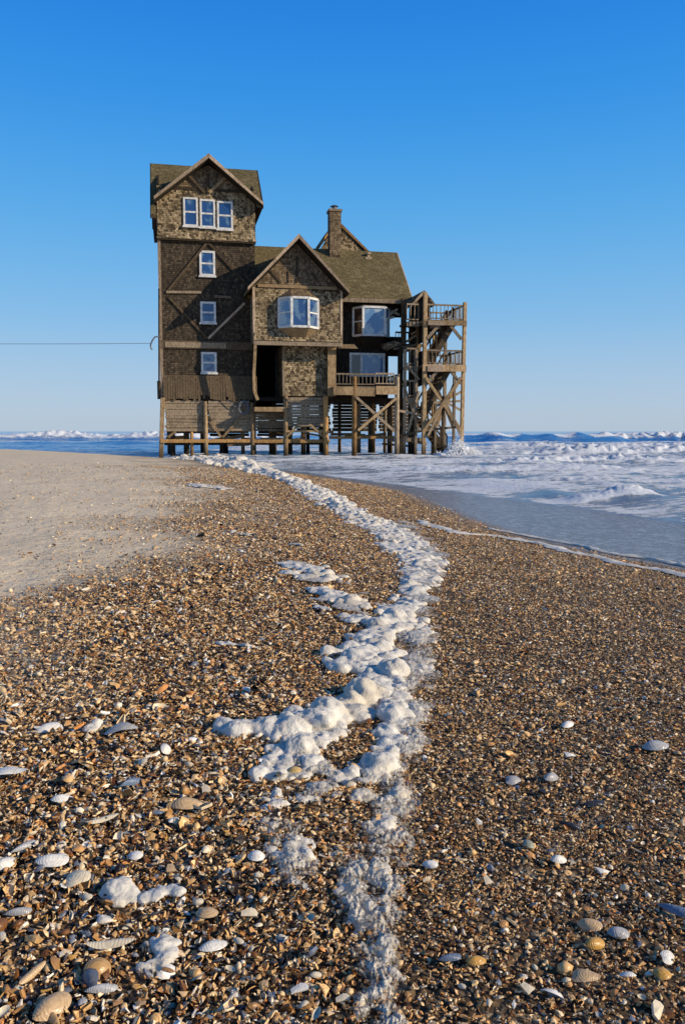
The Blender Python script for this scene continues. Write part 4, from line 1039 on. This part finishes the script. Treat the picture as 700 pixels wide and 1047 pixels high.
NAMED = [
 (8, 795, 30, 'oyster', WHITE, "flat white shell cut by the left edge at mid beach", .1, .1),
 (50, 749, 20, 'clam', WHITE, "bluish white shell near the left edge where bare sand ends", .6, .3),
 (124, 751, 34, 'oyster', GREY, "long pale grey shell lying flat left of the foam arm", .1, .1),
 (170, 771, 15, 'clam', WHITE, "small white shell standing up below the long grey shell", 1.4, .9),
 (146, 784, 12, 'round', CREAM, "small round cream shell just below the upright white shell", None, .2),
 (65, 823, 18, 'clam', WHITE, "domed white shell right of the big flat left edge shell", .3, .2),
 (192, 829, 27, 'clam', TAN, "tan shell with a pale end level with the foam's lowest left lumps", .2, .2),
 (135, 806, 22, 'mussel', BLUE, "broken blue grey shell between the domed white and tan shells", .9, .3),
 (213, 811, 17, 'piece', CREAM, "angled cream shell chip left of the foam arm", .5, .5),
 (160, 837, 13, 'mussel', BLUE, "little dark blue mussel shell beside the tan shell", .2, .2),
 (178, 844, 11, 'clam', WHITE, "tiny white shell just under the tan shell", None, .2),
 (105, 845, 30, 'razor', CREAM, "long cream sliver of shell above the white clam", .5, .1),
 (55, 887, 25, 'clam', WHITE, "white clam shell with a blue shadowed side in the lower left", .2, .3),
 (78, 906, 28, 'oyster', CREAM, "cream flat topped shell just below the white clam", .0, .2),
 (5, 890, 18, 'clam', WHITE, "white shell half out of the frame at the lower left edge", .7, .3),
 (25, 872, 20, 'mussel', GREY, "grey shell tilted between the left edge and the white clam", .8, .5),
 (139, 881, 14, 'round', WHITE, "round white shell above the two small foam lumps", None, .1),
 (113, 975, 42, 'razor', CREAM, "long straight razor shell near the bottom left foam patch", .18, .1),
 (219, 975, 23, 'clam', WHITE, "cupped white shell with a grey hollow right of the foam patch", .5, -.2),
 (212, 941, 21, 'round', TAN, "brown ring shaped shell lying open above the cupped white shell", None, .0),
 (262, 882, 17, 'round', WHITE, "white shell open like a ring left of the ragged foam lump", None, .0),
 (105, 1020, 24, 'mussel', GREY, "smooth grey brown oval shell near the bottom left", .3, .2),
 (55, 1038, 30, 'clam', TAN, "large tan shell cut by the bottom edge on the left", .9, .3),
 (306, 1018, 19, 'piece', WHITE, "white shell chip near the bottom edge beside the foam", .3, .4),
 (232, 1034, 24, 'razor', CREAM, "cream stick of shell at the bottom edge left of centre", .9, .1),
 (670, 768, 22, 'clam', GREY, "grey white shell near the right edge at mid beach", .1, .3),
 (582, 775, 15, 'piece', WHITE, "white chip left of the grey white right edge shell", .2, .4),
 (580, 745, 13, 'clam', WHITE, "small white shell on the brown gravel above the white chip", None, .3),
 (607, 827, 18, 'mussel', DARK, "nearly black mussel shell lying on the right gravel", .1, .2),
 (690, 938, 26, 'mussel', BLUE, "slate blue mussel shell at the right edge", -.7, .3),
 (603, 953, 19, 'clam', TAN, "grey and tan shell left of the grey clam", -.4, .3),
 (632, 961, 17, 'clam', GREY, "pale grey clam shell between the tan shell and right edge", .0, .2),
 (608, 972, 17, 'clam', ORANGE, "orange brown shell just below the grey and tan shell", .3, .4),
 (640, 1005, 13, 'clam', WHITE, "bluish white little shell near the lower right corner", None, .2),
 (682, 986, 18, 'oyster', WHITE, "white shell with a sharp corner at the lower right edge", .6, .4),
 (676, 1003, 15, 'round', ORANGE, "yellow orange round shell below the sharp white shell", None, .2),
 (673, 1040, 22, 'piece', CREAM, "cream shell wedge cut by the bottom edge at lower right", 1.1, .5),
 (597, 1006, 22, 'oyster', TAN, "tan triangular shell left of the bluish white little shell", .0, .3),
 (460, 987, 19, 'mussel', BLUE, "blue mussel shell right of the foam near the bottom", .2, .3),
 (487, 990, 16, 'clam', ORANGE, "yellow brown shell beside the blue mussel near the bottom", .2, .3),
 (524, 803, 18, 'oyster', GREY, "flat grey shell right of the thick foam bend", .3, .2),
 (563, 800, 16, 'clam', GREY, "grey shell fragment left of the black shells on the right", .6, .3),
 (540, 869, 13, 'round', (.30, .32, .24), "greenish grey round shell in the middle of the right gravel", None, .1),
 (582, 850, 19, 'mussel', DARK, "black mussel shell, lower of the dark ones on the right", -.4, .5),
 (571, 885, 14, 'clam', WHITE, "little white shell below the black mussel shell", .3, .3),
 (616, 895, 16, 'piece', WHITE, "white broken shell with a dark hollow on the right gravel", .5, .6),
 (540, 1015, 20, 'piece', CREAM, "cream broken shell at the bottom right of centre", .9, .4),
 (20, 940, 20, 'mussel', GREY, "grey blue shell at the lower left edge below the white clam", .3, .3),
 (178, 893, 18, 'piece', TAN, "tan broken shell between the two lower foam lumps and ring shell", .4, .4),
 (33, 1005, 30, 'razor', TAN, "tan curved sliver standing on edge in the bottom left corner", 1.2, .6),
 (255, 940, 18, 'piece', CREAM, "cream shell scrap midway between ring shell and foam trail", .2, .5),
 (100, 1000, 24, 'round', (.50, .30, .12), "brown curled shell just above the smooth oval shell", .5, .5),
 (350, 1028, 15, 'piece', CREAM, "cream chip touching the foam trail at the bottom", .2, .4),
 (500, 905, 15, 'piece', CREAM, "cream shell chip right of the foam trail's lower half", .5, .4),
 (440, 890, 13, 'clam', WHITE, "small white shell near the right side of the lower foam trail", None, .3),
]
for px, py, L_, kd, c, lab, yaw, tilt in NAMED:
    put_shell(px, py, L_, kd, c, lab, yaw, tilt)
put_shell(301, 803, 15, 'round', (.62, .42, .16), "round yellow shell sitting among the lower foam lumps", None, .1).location.z += .03
# the many lesser ones, nearest part of the bed
GR = [('piece', TAN, "tan broken shell piece in the near shell bed", "tan broken shell pieces"), ('clam', CREAM, "small cream half shell in the near shell bed", "small cream half shells"),
      ('piece', ORANGE, "orange brown broken shell piece in the near shell bed", "orange brown shell pieces"), ('mussel', DARK, "small dark mussel shell in the near shell bed", "small dark mussel shells"),
      ('piece', BROWN, "dark brown broken shell piece in the near shell bed", "dark brown shell pieces"), ('oyster', GREY, "small grey flat shell in the near shell bed", "small grey flat shells")]
GW = [.32, .22, .12, .12, .14, .08]
taken = [(a[0], a[1]) for a in NAMED]
cnt = 0
while cnt < 225:
    px, py = random.uniform(-5, 705), random.uniform(780, 1047) ** 1.0
    if px > 440 and random.random() < .45: continue
    if any((px - a) ** 2 + (py - b) ** 2 < 14 ** 2 for a, b in taken): continue
    if 330 < px < 430: continue
    kd, c, lab, gp = random.choices(GR, GW)[0]
    put_shell(px, py, random.uniform(6, 11) * (.55 + .5 * (py - 780) / 267) * (1.15 if px < 380 else .72), kd, c, lab, None, random.uniform(0, .6), gp, random.random() < .3)
    taken.append((px, py)); cnt += 1
# ------------------------------------------------------------------ foam
t = NT('foam'); o = t.obj()
vb = t.n("ShaderNodeTexVoronoi", feature='F1', ins={'Vector': o, 'Scale': 110.0}); n1 = t.noise(o, 14, 5, .6); n2 = t.noise(o, 2.2, 3)
c = t.mix(t.mapr(n1, .35, .7), (.68, .64, .56, 1), (.56, .51, .43, 1)); c = t.mix(t.mapr(n2, .48, .70, 0, .55), c, (.64, .52, .34, 1))
hh = t.math('ADD', t.math('MULTIPLY', vb.outputs['Distance'], .0022), t.math('MULTIPLY', n1, .012))
t.bsdf(c, .55, t.bump(hh, .8, 1.0), .35, **{'Subsurface Weight': .5, 'Subsurface Radius': (.03, .028, .024), 'Subsurface Scale': .6})
M['foam'] = t.m
M['spray'] = mat_plain('spray', (.88, .88, .88), .6, .3, nz=.02)

def ico(sub):
    bm = bmesh.new(); bmesh.ops.create_icosphere(bm, subdivisions=sub, radius=1)
    v = np.array([q.co[:] for q in bm.verts]); f = np.array([[q.index for q in x.verts] for x in bm.faces]); bm.free(); return v, f
ICO1, ICO2 = ico(1), ico(2)
def balls_mesh(name, B, mat, tpl=ICO2, jitter=.0):
    """B rows: x, y, z, r, flatness"""
    B = np.asarray(B, float); tv, tf = tpl
    V = B[:, None, :3] + tv[None] * (B[:, 3][:, None, None] * np.stack([np.ones(len(B)), np.ones(len(B)), B[:, 4]], 1)[:, None, :])
    Fv = tf[None] + (np.arange(len(B)) * len(tv))[:, None, None]
    return np_mesh(name, V.reshape(-1, 3), Fv.reshape(-1, 3), mat)
def melt(B, voxel):
    """fuse the balls into one lumpy skin and return vertices and quads/tris"""
    ob = link(bpy.data.objects.new("tmp", balls_mesh("tmp", B, None)))
    m = ob.modifiers.new("r", 'REMESH'); m.mode = 'VOXEL'; m.voxel_size = voxel
    s = ob.modifiers.new("s", 'SMOOTH'); s.factor = .5; s.iterations = 6
    dg = bpy.context.evaluated_depsgraph_get()
    me = bpy.data.meshes.new_from_object(ob.evaluated_get(dg))
    nv = len(me.vertices); v = np.empty(nv * 3, np.float32); me.vertices.foreach_get("co", v)
    nn = np.empty(nv * 3, np.float32); me.vertices.foreach_get("normal", nn)
    f = np.empty(len(me.loops), np.int32); me.loops.foreach_get("vertex_index", f)
    ok = all(p.loop_total == 4 for p in me.polygons)
    bpy.data.objects.remove(ob); bpy.data.meshes.remove(me)
    v = v.reshape(-1, 3); nn = nn.reshape(-1, 3)
    hm = float(np.percentile(v[:, 2], 98) - np.percentile(v[:, 2], 2)); k = max(hm, .02) * .55
    v = v + nn * (k * .16 * fbm(v[:, 0] / k + v[:, 2] / k * .7, v[:, 1] / k - v[:, 2] / k * .6, 3))[:, None]
    k = voxel * 1.2
    v = v + nn * (k * .35 * fbm(v[:, 0] / (k * 3.5) + v[:, 2] / (k * 3), v[:, 1] / (k * 3.5) + v[:, 2] / (k * 4.1), 3))[:, None]
    return v, f.reshape(-1, 4)

def blobs(nodes, seed, dens=1.0, zlow=.3):
    """nodes: (px, py, half width px, height m) along a trail"""
    r_ = np.random.default_rng(seed); B = []
    for (p0, p1) in zip(nodes[:-1], nodes[1:]) if len(nodes) > 1 else [(nodes[0], nodes[0])]:
        a, b = on_ground(*p0[:2]), on_ground(*p1[:2])
        da, db = math.hypot(a[0], a[1]), math.hypot(b[0], b[1])
        L_ = math.hypot(a[0] - b[0], a[1] - b[1]); hm = (p0[3] + p1[3]) / 2
        for _ in range(max(4, int(dens * 3 * L_ / max(.02, p0[2] * da / F_PX)))):
            q = r_.uniform(); hw = ((p0[2] * da) * (1 - q) + (p1[2] * db) * q) / F_PX; h = p0[3] * (1 - q) + p1[3] * q
            x = a[0] + (b[0] - a[0]) * q + r_.normal(0, .55) * hw; y = a[1] + (b[1] - a[1]) * q + r_.normal(0, .35) * hw
            r = hw * r_.uniform(.30, .75); B.append((x, y, float(terrain(x, y)) + .12 * h, r, min(.6, .30 * h / r)))
        n_ = max(6, int(dens * 3.4 * max(L_, hm) / hm * max(1, (p0[2] * da / F_PX) / hm)))
        for _ in range(n_):
            q = r_.uniform(); x, y = a[0] + (b[0] - a[0]) * q, a[1] + (b[1] - a[1]) * q
            hw = 1.25 * ((p0[2] * da) * (1 - q) + (p1[2] * db) * q) / F_PX; h = p0[3] * (1 - q) + p1[3] * q
            off = np.clip(r_.normal(0, .50), -1.1, 1.1)
            # the trail is as wide as seen across the view; scatter mostly sideways
            x += off * hw; y += r_.normal(0, .34) * hw
            r = h * (.16 + 1.0 * r_.beta(1.0, 3.0)) * (1 - .40 * abs(off))
            zg = float(terrain(x, y)); fl = r_.uniform(.42, .85)
            B.append((x, y, zg + r * fl * r_.uniform(.1, .75), r, fl))
            for _k in range(3):
                a_ = r_.uniform(0, 6.28); rr2 = r * r_.uniform(.15, .42); e_ = r_.choice([0, 0, 1]) * r_.uniform(.3, 1.2)
                B.append((x + r * 1.05 * math.cos(a_) * math.cos(e_), y + r * 1.05 * math.sin(a_) * math.cos(e_), zg + (rr2 * .4 if e_ == 0 else r * fl * (.4 + math.sin(e_) * .7)), rr2, .75))
    return B

TRAIL_FAR = [(186, 468, 8, .16), (200, 470, 16, .32), (222, 472, 22, .44), (242, 477, 20, .34), (268, 483, 14, .20), (290, 489, 12, .12), (310, 496, 12, .10)]
TRAIL_MID = [(310, 496, 12, .10), (330, 508, 14, .11), (350, 520, 16, .095), (372, 530, 17, .075), (395, 543, 18, .062), (415, 556, 20, .055), (428, 572, 21, .052), (430, 590, 18, .05), (424, 607, 13, .052), (412, 625, 12, .062)]
TRAIL_NEAR = [(412, 625, 14, .09), (400, 640, 17, .09), (385, 655, 21, .09), (370, 672, 24, .09), (358, 686, 24, .085)]
TRAIL_NEAR2 = [(393, 668, 16, .07), (396, 690, 20, .08), (384, 706, 24, .10), (365, 720, 26, .105), (338, 735, 26, .10), (305, 744, 25, .095), (270, 750, 23, .09), (250, 751, 20, .085), (234, 748, 14, .07)]
TRAIL_NEAR3 = [(396, 705, 15, .075), (404, 735, 15, .07), (400, 762, 15, .065), (388, 784, 14, .06), (378, 800, 12, .05)]
BITS = [[(340, 748, 16, .05), (315, 762, 20, .06), (296, 776, 18, .055), (284, 792, 16, .045), (258, 797, 10, .03)], [(300, 796, 14, .04), (322, 786, 13, .045), (335, 790, 12, .045)], [(345, 800, 13, .045), (366, 792, 13, .04), (380, 786, 10, .035)], [(322, 752, 12, .05), (345, 745, 12, .05)], [(282, 815, 9, .03), (276, 830, 8, .03)], [(314, 808, 9, .035), (332, 806, 9, .035)],
        [(292, 880, 12, .05), (300, 870, 12, .05), (310, 862, 8, .03)], [(276, 846, 7, .03), (268, 838, 5, .02)], [(318, 818, 10, .035), (306, 822, 9, .03)], [(352, 902, 10, .035), (362, 915, 13, .04), (372, 935, 12, .035), (368, 955, 8, .025)],
        [(368, 820, 9, .035), (375, 812, 9, .03)], [(345, 868, 7, .02), (350, 862, 5, .02)], [(280, 828, 7, .03), (274, 832, 5, .02)], [(300, 900, 6, .02), (305, 905, 5, .02)], [(392, 850, 13, .03), (400, 832, 12, .03), (408, 812, 10, .03)], [(390, 885, 13, .028), (382, 900, 12, .03)], [(388, 968, 12, .022), (394, 985, 12, .024)], [(380, 1010, 11, .022), (396, 1020, 12, .022)], [(410, 770, 14, .03), (415, 752, 14, .035)], [(424, 690, 14, .035), (432, 676, 12, .03)], [(428, 640, 12, .035), (436, 655, 12, .03)], [(424, 720, 12, .03), (420, 735, 10, .03)]]
Vs, Fs_, off = [], [], 0
for nodes, vox, dn, sd_ in [(TRAIL_FAR, .032, 1.5, 1), (TRAIL_MID, .013, 1.7, 2), (TRAIL_NEAR, .009, 1.7, 3), (TRAIL_NEAR2, .008, 1.7, 4), (TRAIL_NEAR3, .007, 1.5, 5)] + [(b, .0055, 1.4, 20 + i) for i, b in enumerate(BITS)]:
    v, f = melt(blobs(nodes, sd_, dn), vox); Vs.append(v); Fs_.append(f + off); off += len(v)
trail = link(bpy.data.objects.new("sea_foam", np_mesh("sea_foam", np.vstack(Vs), np.vstack(Fs_), M['foam'])))
tag(trail, "winding trail of thick white sea foam across the shells", kind='stuff')

LACE = [(402, 532, 16, 0), (424, 550, 20, 0), (438, 568, 22, 0), (436, 590, 20, 0), (430, 620, 20, 0), (425, 650, 26, 0), (420, 690, 32, 0), (415, 720, 32, 0), (410, 760, 32, 0), (402, 800, 32, 0), (396, 840, 32, 0), (390, 880, 34, 0), (385, 920, 34, 0), (388, 960, 34, 0), (390, 1000, 34, 0), (392, 1047, 32, 0), (394, 1085, 26, 0)]
def lace_sheet(nodes, seed, cell_px=2.2, thr=.12):
    """a thin wet film of bubbles draped over the shells, torn into ragged holes"""
    G = [(*on_ground(a, b)[:2], w_) for a, b, w_, _ in nodes]; rows = []
    for (x0, y0, w0), (x1, y1, w1) in zip(G[:-1], G[1:]):
        st_ = max(.0045, cell_px * math.hypot(x0, y0) / F_PX); k = max(2, int(math.hypot(x1 - x0, y1 - y0) / st_))
        for j in range(k):
            q = j / k; d_ = math.hypot(x0, y0) * (1 - q) + math.hypot(x1, y1) * q
            rows.append((x0 + (x1 - x0) * q, y0 + (y1 - y0) * q, (w0 + (w1 - w0) * q) * d_ / F_PX))
    rows = np.array(rows); nc_ = 90; cols = np.linspace(-1, 1, nc_)
    x = rows[:, 0][:, None] + cols[None] * rows[:, 2][:, None]; y = np.repeat(rows[:, 1][:, None], nc_, 1)
    d_ = np.hypot(x, y); qa, qb = x / d_ * 2.4, np.log(d_) * 2.4
    n_a = fbm(qa * 11 + seed, qb * 9, 4); n_b = np.abs(fbm(qa * 26 + seed, qb * 22, 3))
    m_ = .52 + .75 * n_a - .9 * np.clip(.22 - n_b, 0, 1) - .60 * np.abs(cols)[None] ** 1.8
    z = terrain(x, y) + .010 + .016 * np.clip(m_, 0, 1) + .005 * n_b
    Fq_ = grid_faces(len(rows), nc_); mm = m_.ravel(); Fq_ = Fq_[mm[Fq_].mean(1) > thr]
    return np.stack([x, y, z], -1).reshape(-1, 3), Fq_, mm
t = NT('foam_film'); o = t.obj()
ga_ = t.noise(o, 60, 3, .55); gb_ = t.n("ShaderNodeTexVoronoi", feature='DISTANCE_TO_EDGE', ins={'Vector': o, 'Scale': 100.0}).outputs['Distance']
th_ = t.attr('thick')
al = t.math('ADD', t.math('MULTIPLY', ga_, 1.5), t.math('ADD', t.math('MULTIPLY', th_, .85), t.math('MULTIPLY', gb_, -0.8)))
al = t.mapr(al, .70, 1.45, .04, .88)
bs = t.bsdf(t.mix(t.mapr(ga_, .3, .7), (.50, .45, .37, 1), (.72, .65, .53, 1)), .35, t.bump(t.math('ADD', ga_, gb_), .7, .006), .5)
tr = t.n("ShaderNodeBsdfTransparent"); mxs = t.n("ShaderNodeMixShader", ins={0: al}); t.t.links.new(tr.outputs[0], mxs.inputs[1]); t.t.links.new(bs.outputs[0], mxs.inputs[2]); t.t.links.new(mxs.outputs[0], t.out.inputs[0])
M['foam_film'] = t.m
LP = [lace_sheet(LACE, 1), lace_sheet([(325, 755, 36, 0), (312, 775, 42, 0), (316, 800, 44, 0), (322, 822, 34, 0)], 2, 2.2, .45), lace_sheet([(292, 845, 26, 0), (298, 880, 30, 0), (305, 915, 24, 0)], 3, 2.2, .15), lace_sheet([(355, 880, 20, 0), (362, 920, 24, 0), (366, 955, 20, 0)], 4, 2.2, .1), lace_sheet([(296, 574, 14, 0), (318, 586, 34, 0), (345, 606, 46, 0), (362, 626, 46, 0), (372, 645, 30, 0)], 7, 2.2, .62), lace_sheet([(165, 955, 16, 0), (160, 985, 22, 0), (154, 1010, 16, 0)], 5, 2.2, .1)]
Vv, Ff, Tt, off = [], [], [], 0
for v, f, m_ in LP:
    Vv.append(v); Ff.append(f + off); Tt.append(m_); off += len(v)
lo = link(bpy.data.objects.new("foam_film", np_mesh("foam_film", np.vstack(Vv), np.vstack(Ff), M['foam_film'], True, {'thick': np.concatenate(Tt)})))
tag(lo, "thin lacy film of grey foam bubbles on the shells", kind='stuff')
# loose lumps and patches of foam lying apart from the trail
def foam_patch(nodes, seed, vox, label, dn=1.4):
    v, f = melt(blobs(nodes, seed, dn), vox)
    c_ = np.array([v[:, 0].mean(), v[:, 1].mean(), v[:, 2].min()])
    ob = link(bpy.data.objects.new("foam_patch", np_mesh("foam_patch", v - c_, f, M['foam']))); ob.location = c_ + np.array([0, 0, .010])
    tag(ob, label, "foam", None)
PATCHES = [
 ([(117, 913, 11, .05), (124, 922, 14, .048), (134, 928, 11, .036)], .005, "smooth white foam lump beside the other lump at lower left"),
 ([(150, 923, 11, .036), (164, 920, 12, .04), (178, 917, 11, .036)], .005, "low wide foam lump right of the smooth lump at lower left"),
 ([(101, 944, 8, .028), (108, 950, 7, .02)], .005, "tiny foam lump just above the long razor shell"),
 ([(168, 966, 10, .032), (163, 982, 14, .034), (156, 998, 12, .028)], .005, "ragged grey foam patch near the bottom at left"),
 ([(88, 752, 6, .02), (98, 746, 6, .03)], .007, "small foam fleck near the left side where shells begin"),
 ([(294, 577, 10, .04), (312, 583, 18, .055), (328, 590, 20, .05), (342, 596, 12, .04)], .013, "flat foam patch left of the trail's widest upper bend"),
 ([(324, 603, 12, .04), (340, 610, 18, .055), (358, 618, 18, .055), (372, 624, 12, .045)], .012, "foam patch below and right of the flat foam patch"),
 ([(352, 632, 11, .04), (372, 637, 15, .05), (390, 640, 12, .05)], .011, "foam scrap almost touching the trail above the thick part"),
 ([(322, 622, 8, .03), (334, 626, 7, .03)], .011, "thin foam fleck left of the scrap that touches the trail"),
 ([(301, 558, 5, .05), (306, 559, 5, .04)], .014, "single small white foam ball high on the shell bed"),
 ([(198, 497, 11, .07), (212, 498, 13, .07), (228, 501, 10, .05)], .025, "flat foam patch on the sand below the far foam bank"),
 ([(236, 545, 8, .03), (256, 548, 7, .035)], .016, "faint foam scrap in the middle of the upper shell bed"),
 ([(222, 660, 5, .02), (262, 664, 6, .02)], .010, "broken line of foam flecks left of the trail's thick part"),
 ([(338, 483, 7, .16), (362, 484, 12, .20), (380, 487, 7, .14)], .03, "foam heap at the water's edge in front of the deck pilings"),
]
for i, (nd, vx, lab) in enumerate(PATCHES): foam_patch(nd, 60 + i, vx, lab)

# thin foam line left by the last wave
def ribbon(name, pts, label):
    """thin ragged sheet on the wet sand: (px, py, half width m)"""
    G = [(*on_ground(a, b)[:2], w_) for a, b, w_ in pts]; V, nn = [], 0
    rows = []
    for (x0, y0, w0), (x1, y1, w1) in zip(G[:-1], G[1:]):
        k = max(2, int(math.hypot(x1 - x0, y1 - y0) / .06))
        for j in range(k):
            q = j / k; rows.append((x0 + (x1 - x0) * q, y0 + (y1 - y0) * q, w0 + (w1 - w0) * q))
    rows = np.array(rows); tx = np.gradient(rows[:, 0]); ty = np.gradient(rows[:, 1]); L_ = np.hypot(tx, ty); nx, ny = -ty / L_, tx / L_
    cols = np.linspace(-1, 1, 9)
    wv = pnoise(rows[:, 0] * 1.2, rows[:, 1] * 1.2) * .22
    ww = rows[:, 2] * (.45 + .9 * np.abs(fbm(rows[:, 0] * 2.5 + 3, rows[:, 1] * 2.5, 3)))
    x = rows[:, 0][:, None] + nx[:, None] * (wv[:, None] + cols[None] * ww[:, None]); y = rows[:, 1][:, None] + ny[:, None] * (wv[:, None] + cols[None] * ww[:, None])
    z = terrain(x, y) + .012 + (1 - cols[None] ** 2) * .016 * (1 + fbm(x * 9, y * 9, 3))
    me = np_mesh(name, np.stack([x, y, z], -1).reshape(-1, 3), grid_faces(len(rows), 9), M['foam'])
    ob = link(bpy.data.objects.new(name, me)); tag(ob, label, kind='stuff'); return ob
ribbon("foam_line", [(425, 533, .10), (445, 541, .16), (470, 546, .14), (500, 549, .12), (530, 554, .14), (560, 560, .17), (590, 567, .14), (620, 573, .12), (650, 580, .12), (690, 588, .12), (760, 604, .12)], "thin white foam line left along the wet sand")

ribbon("foam_line", [(500, 541, .04), (540, 549, .07), (585, 556, .09), (630, 566, .07), (680, 577, .08), (750, 592, .06)], "second fainter thread of foam nearer the water")
# splash where a wave strikes the stair pilings: a fan of spray thinning upward
r_ = np.random.default_rng(33)
u0_, u1_ = U(448, -3.3, 460), U(490, -3.3, 460)
dr = []
for _ in range(9000):
    q = r_.uniform(); u_ = u0_ + (u1_ - u0_) * q
    top = .25 + 1.25 * math.exp(-((q - .50) / .13) ** 2) + .55 * math.exp(-((q - .30) / .12) ** 2) + .45 * math.exp(-((q - .78) / .13) ** 2)
    hq = r_.beta(1.0, 2.2); h_ = top * hq * r_.uniform(.75, 1.15)
    p = HO + ud * (u_ + .25 * h_ * (q - .4)) + vd * (-3.3 + r_.normal(0, .30)); dr.append((p[0], p[1], h_ + .02, r_.uniform(.008, .042) * (1.25 - hq), r_.uniform(.8, 1.4)))
cb = []
for _ in range(260):
    q = r_.uniform(); u_ = u0_ + (u1_ - u0_) * q
    top = .22 + .75 * math.exp(-((q - .50) / .12) ** 2) + .3 * math.exp(-((q - .30) / .12) ** 2); h_ = top * r_.beta(1, 1.8)
    p = HO + ud * u_ + vd * (-3.3 + r_.normal(0, .22)); cb.append((p[0], p[1], h_, r_.uniform(.05, .13), 1.0))
cv_, cf_ = melt(cb, .03)
sp_ = link(bpy.data.objects.new("wave_splash", balls_mesh("wave_splash", dr, M['spray'], ICO1))); cbo = link(bpy.data.objects.new("water_burst", np_mesh("water_burst", cv_, cf_, M['spray'])), sp_)
tag(sp_, "white wave splash against the foot of the stair tower", kind='stuff')
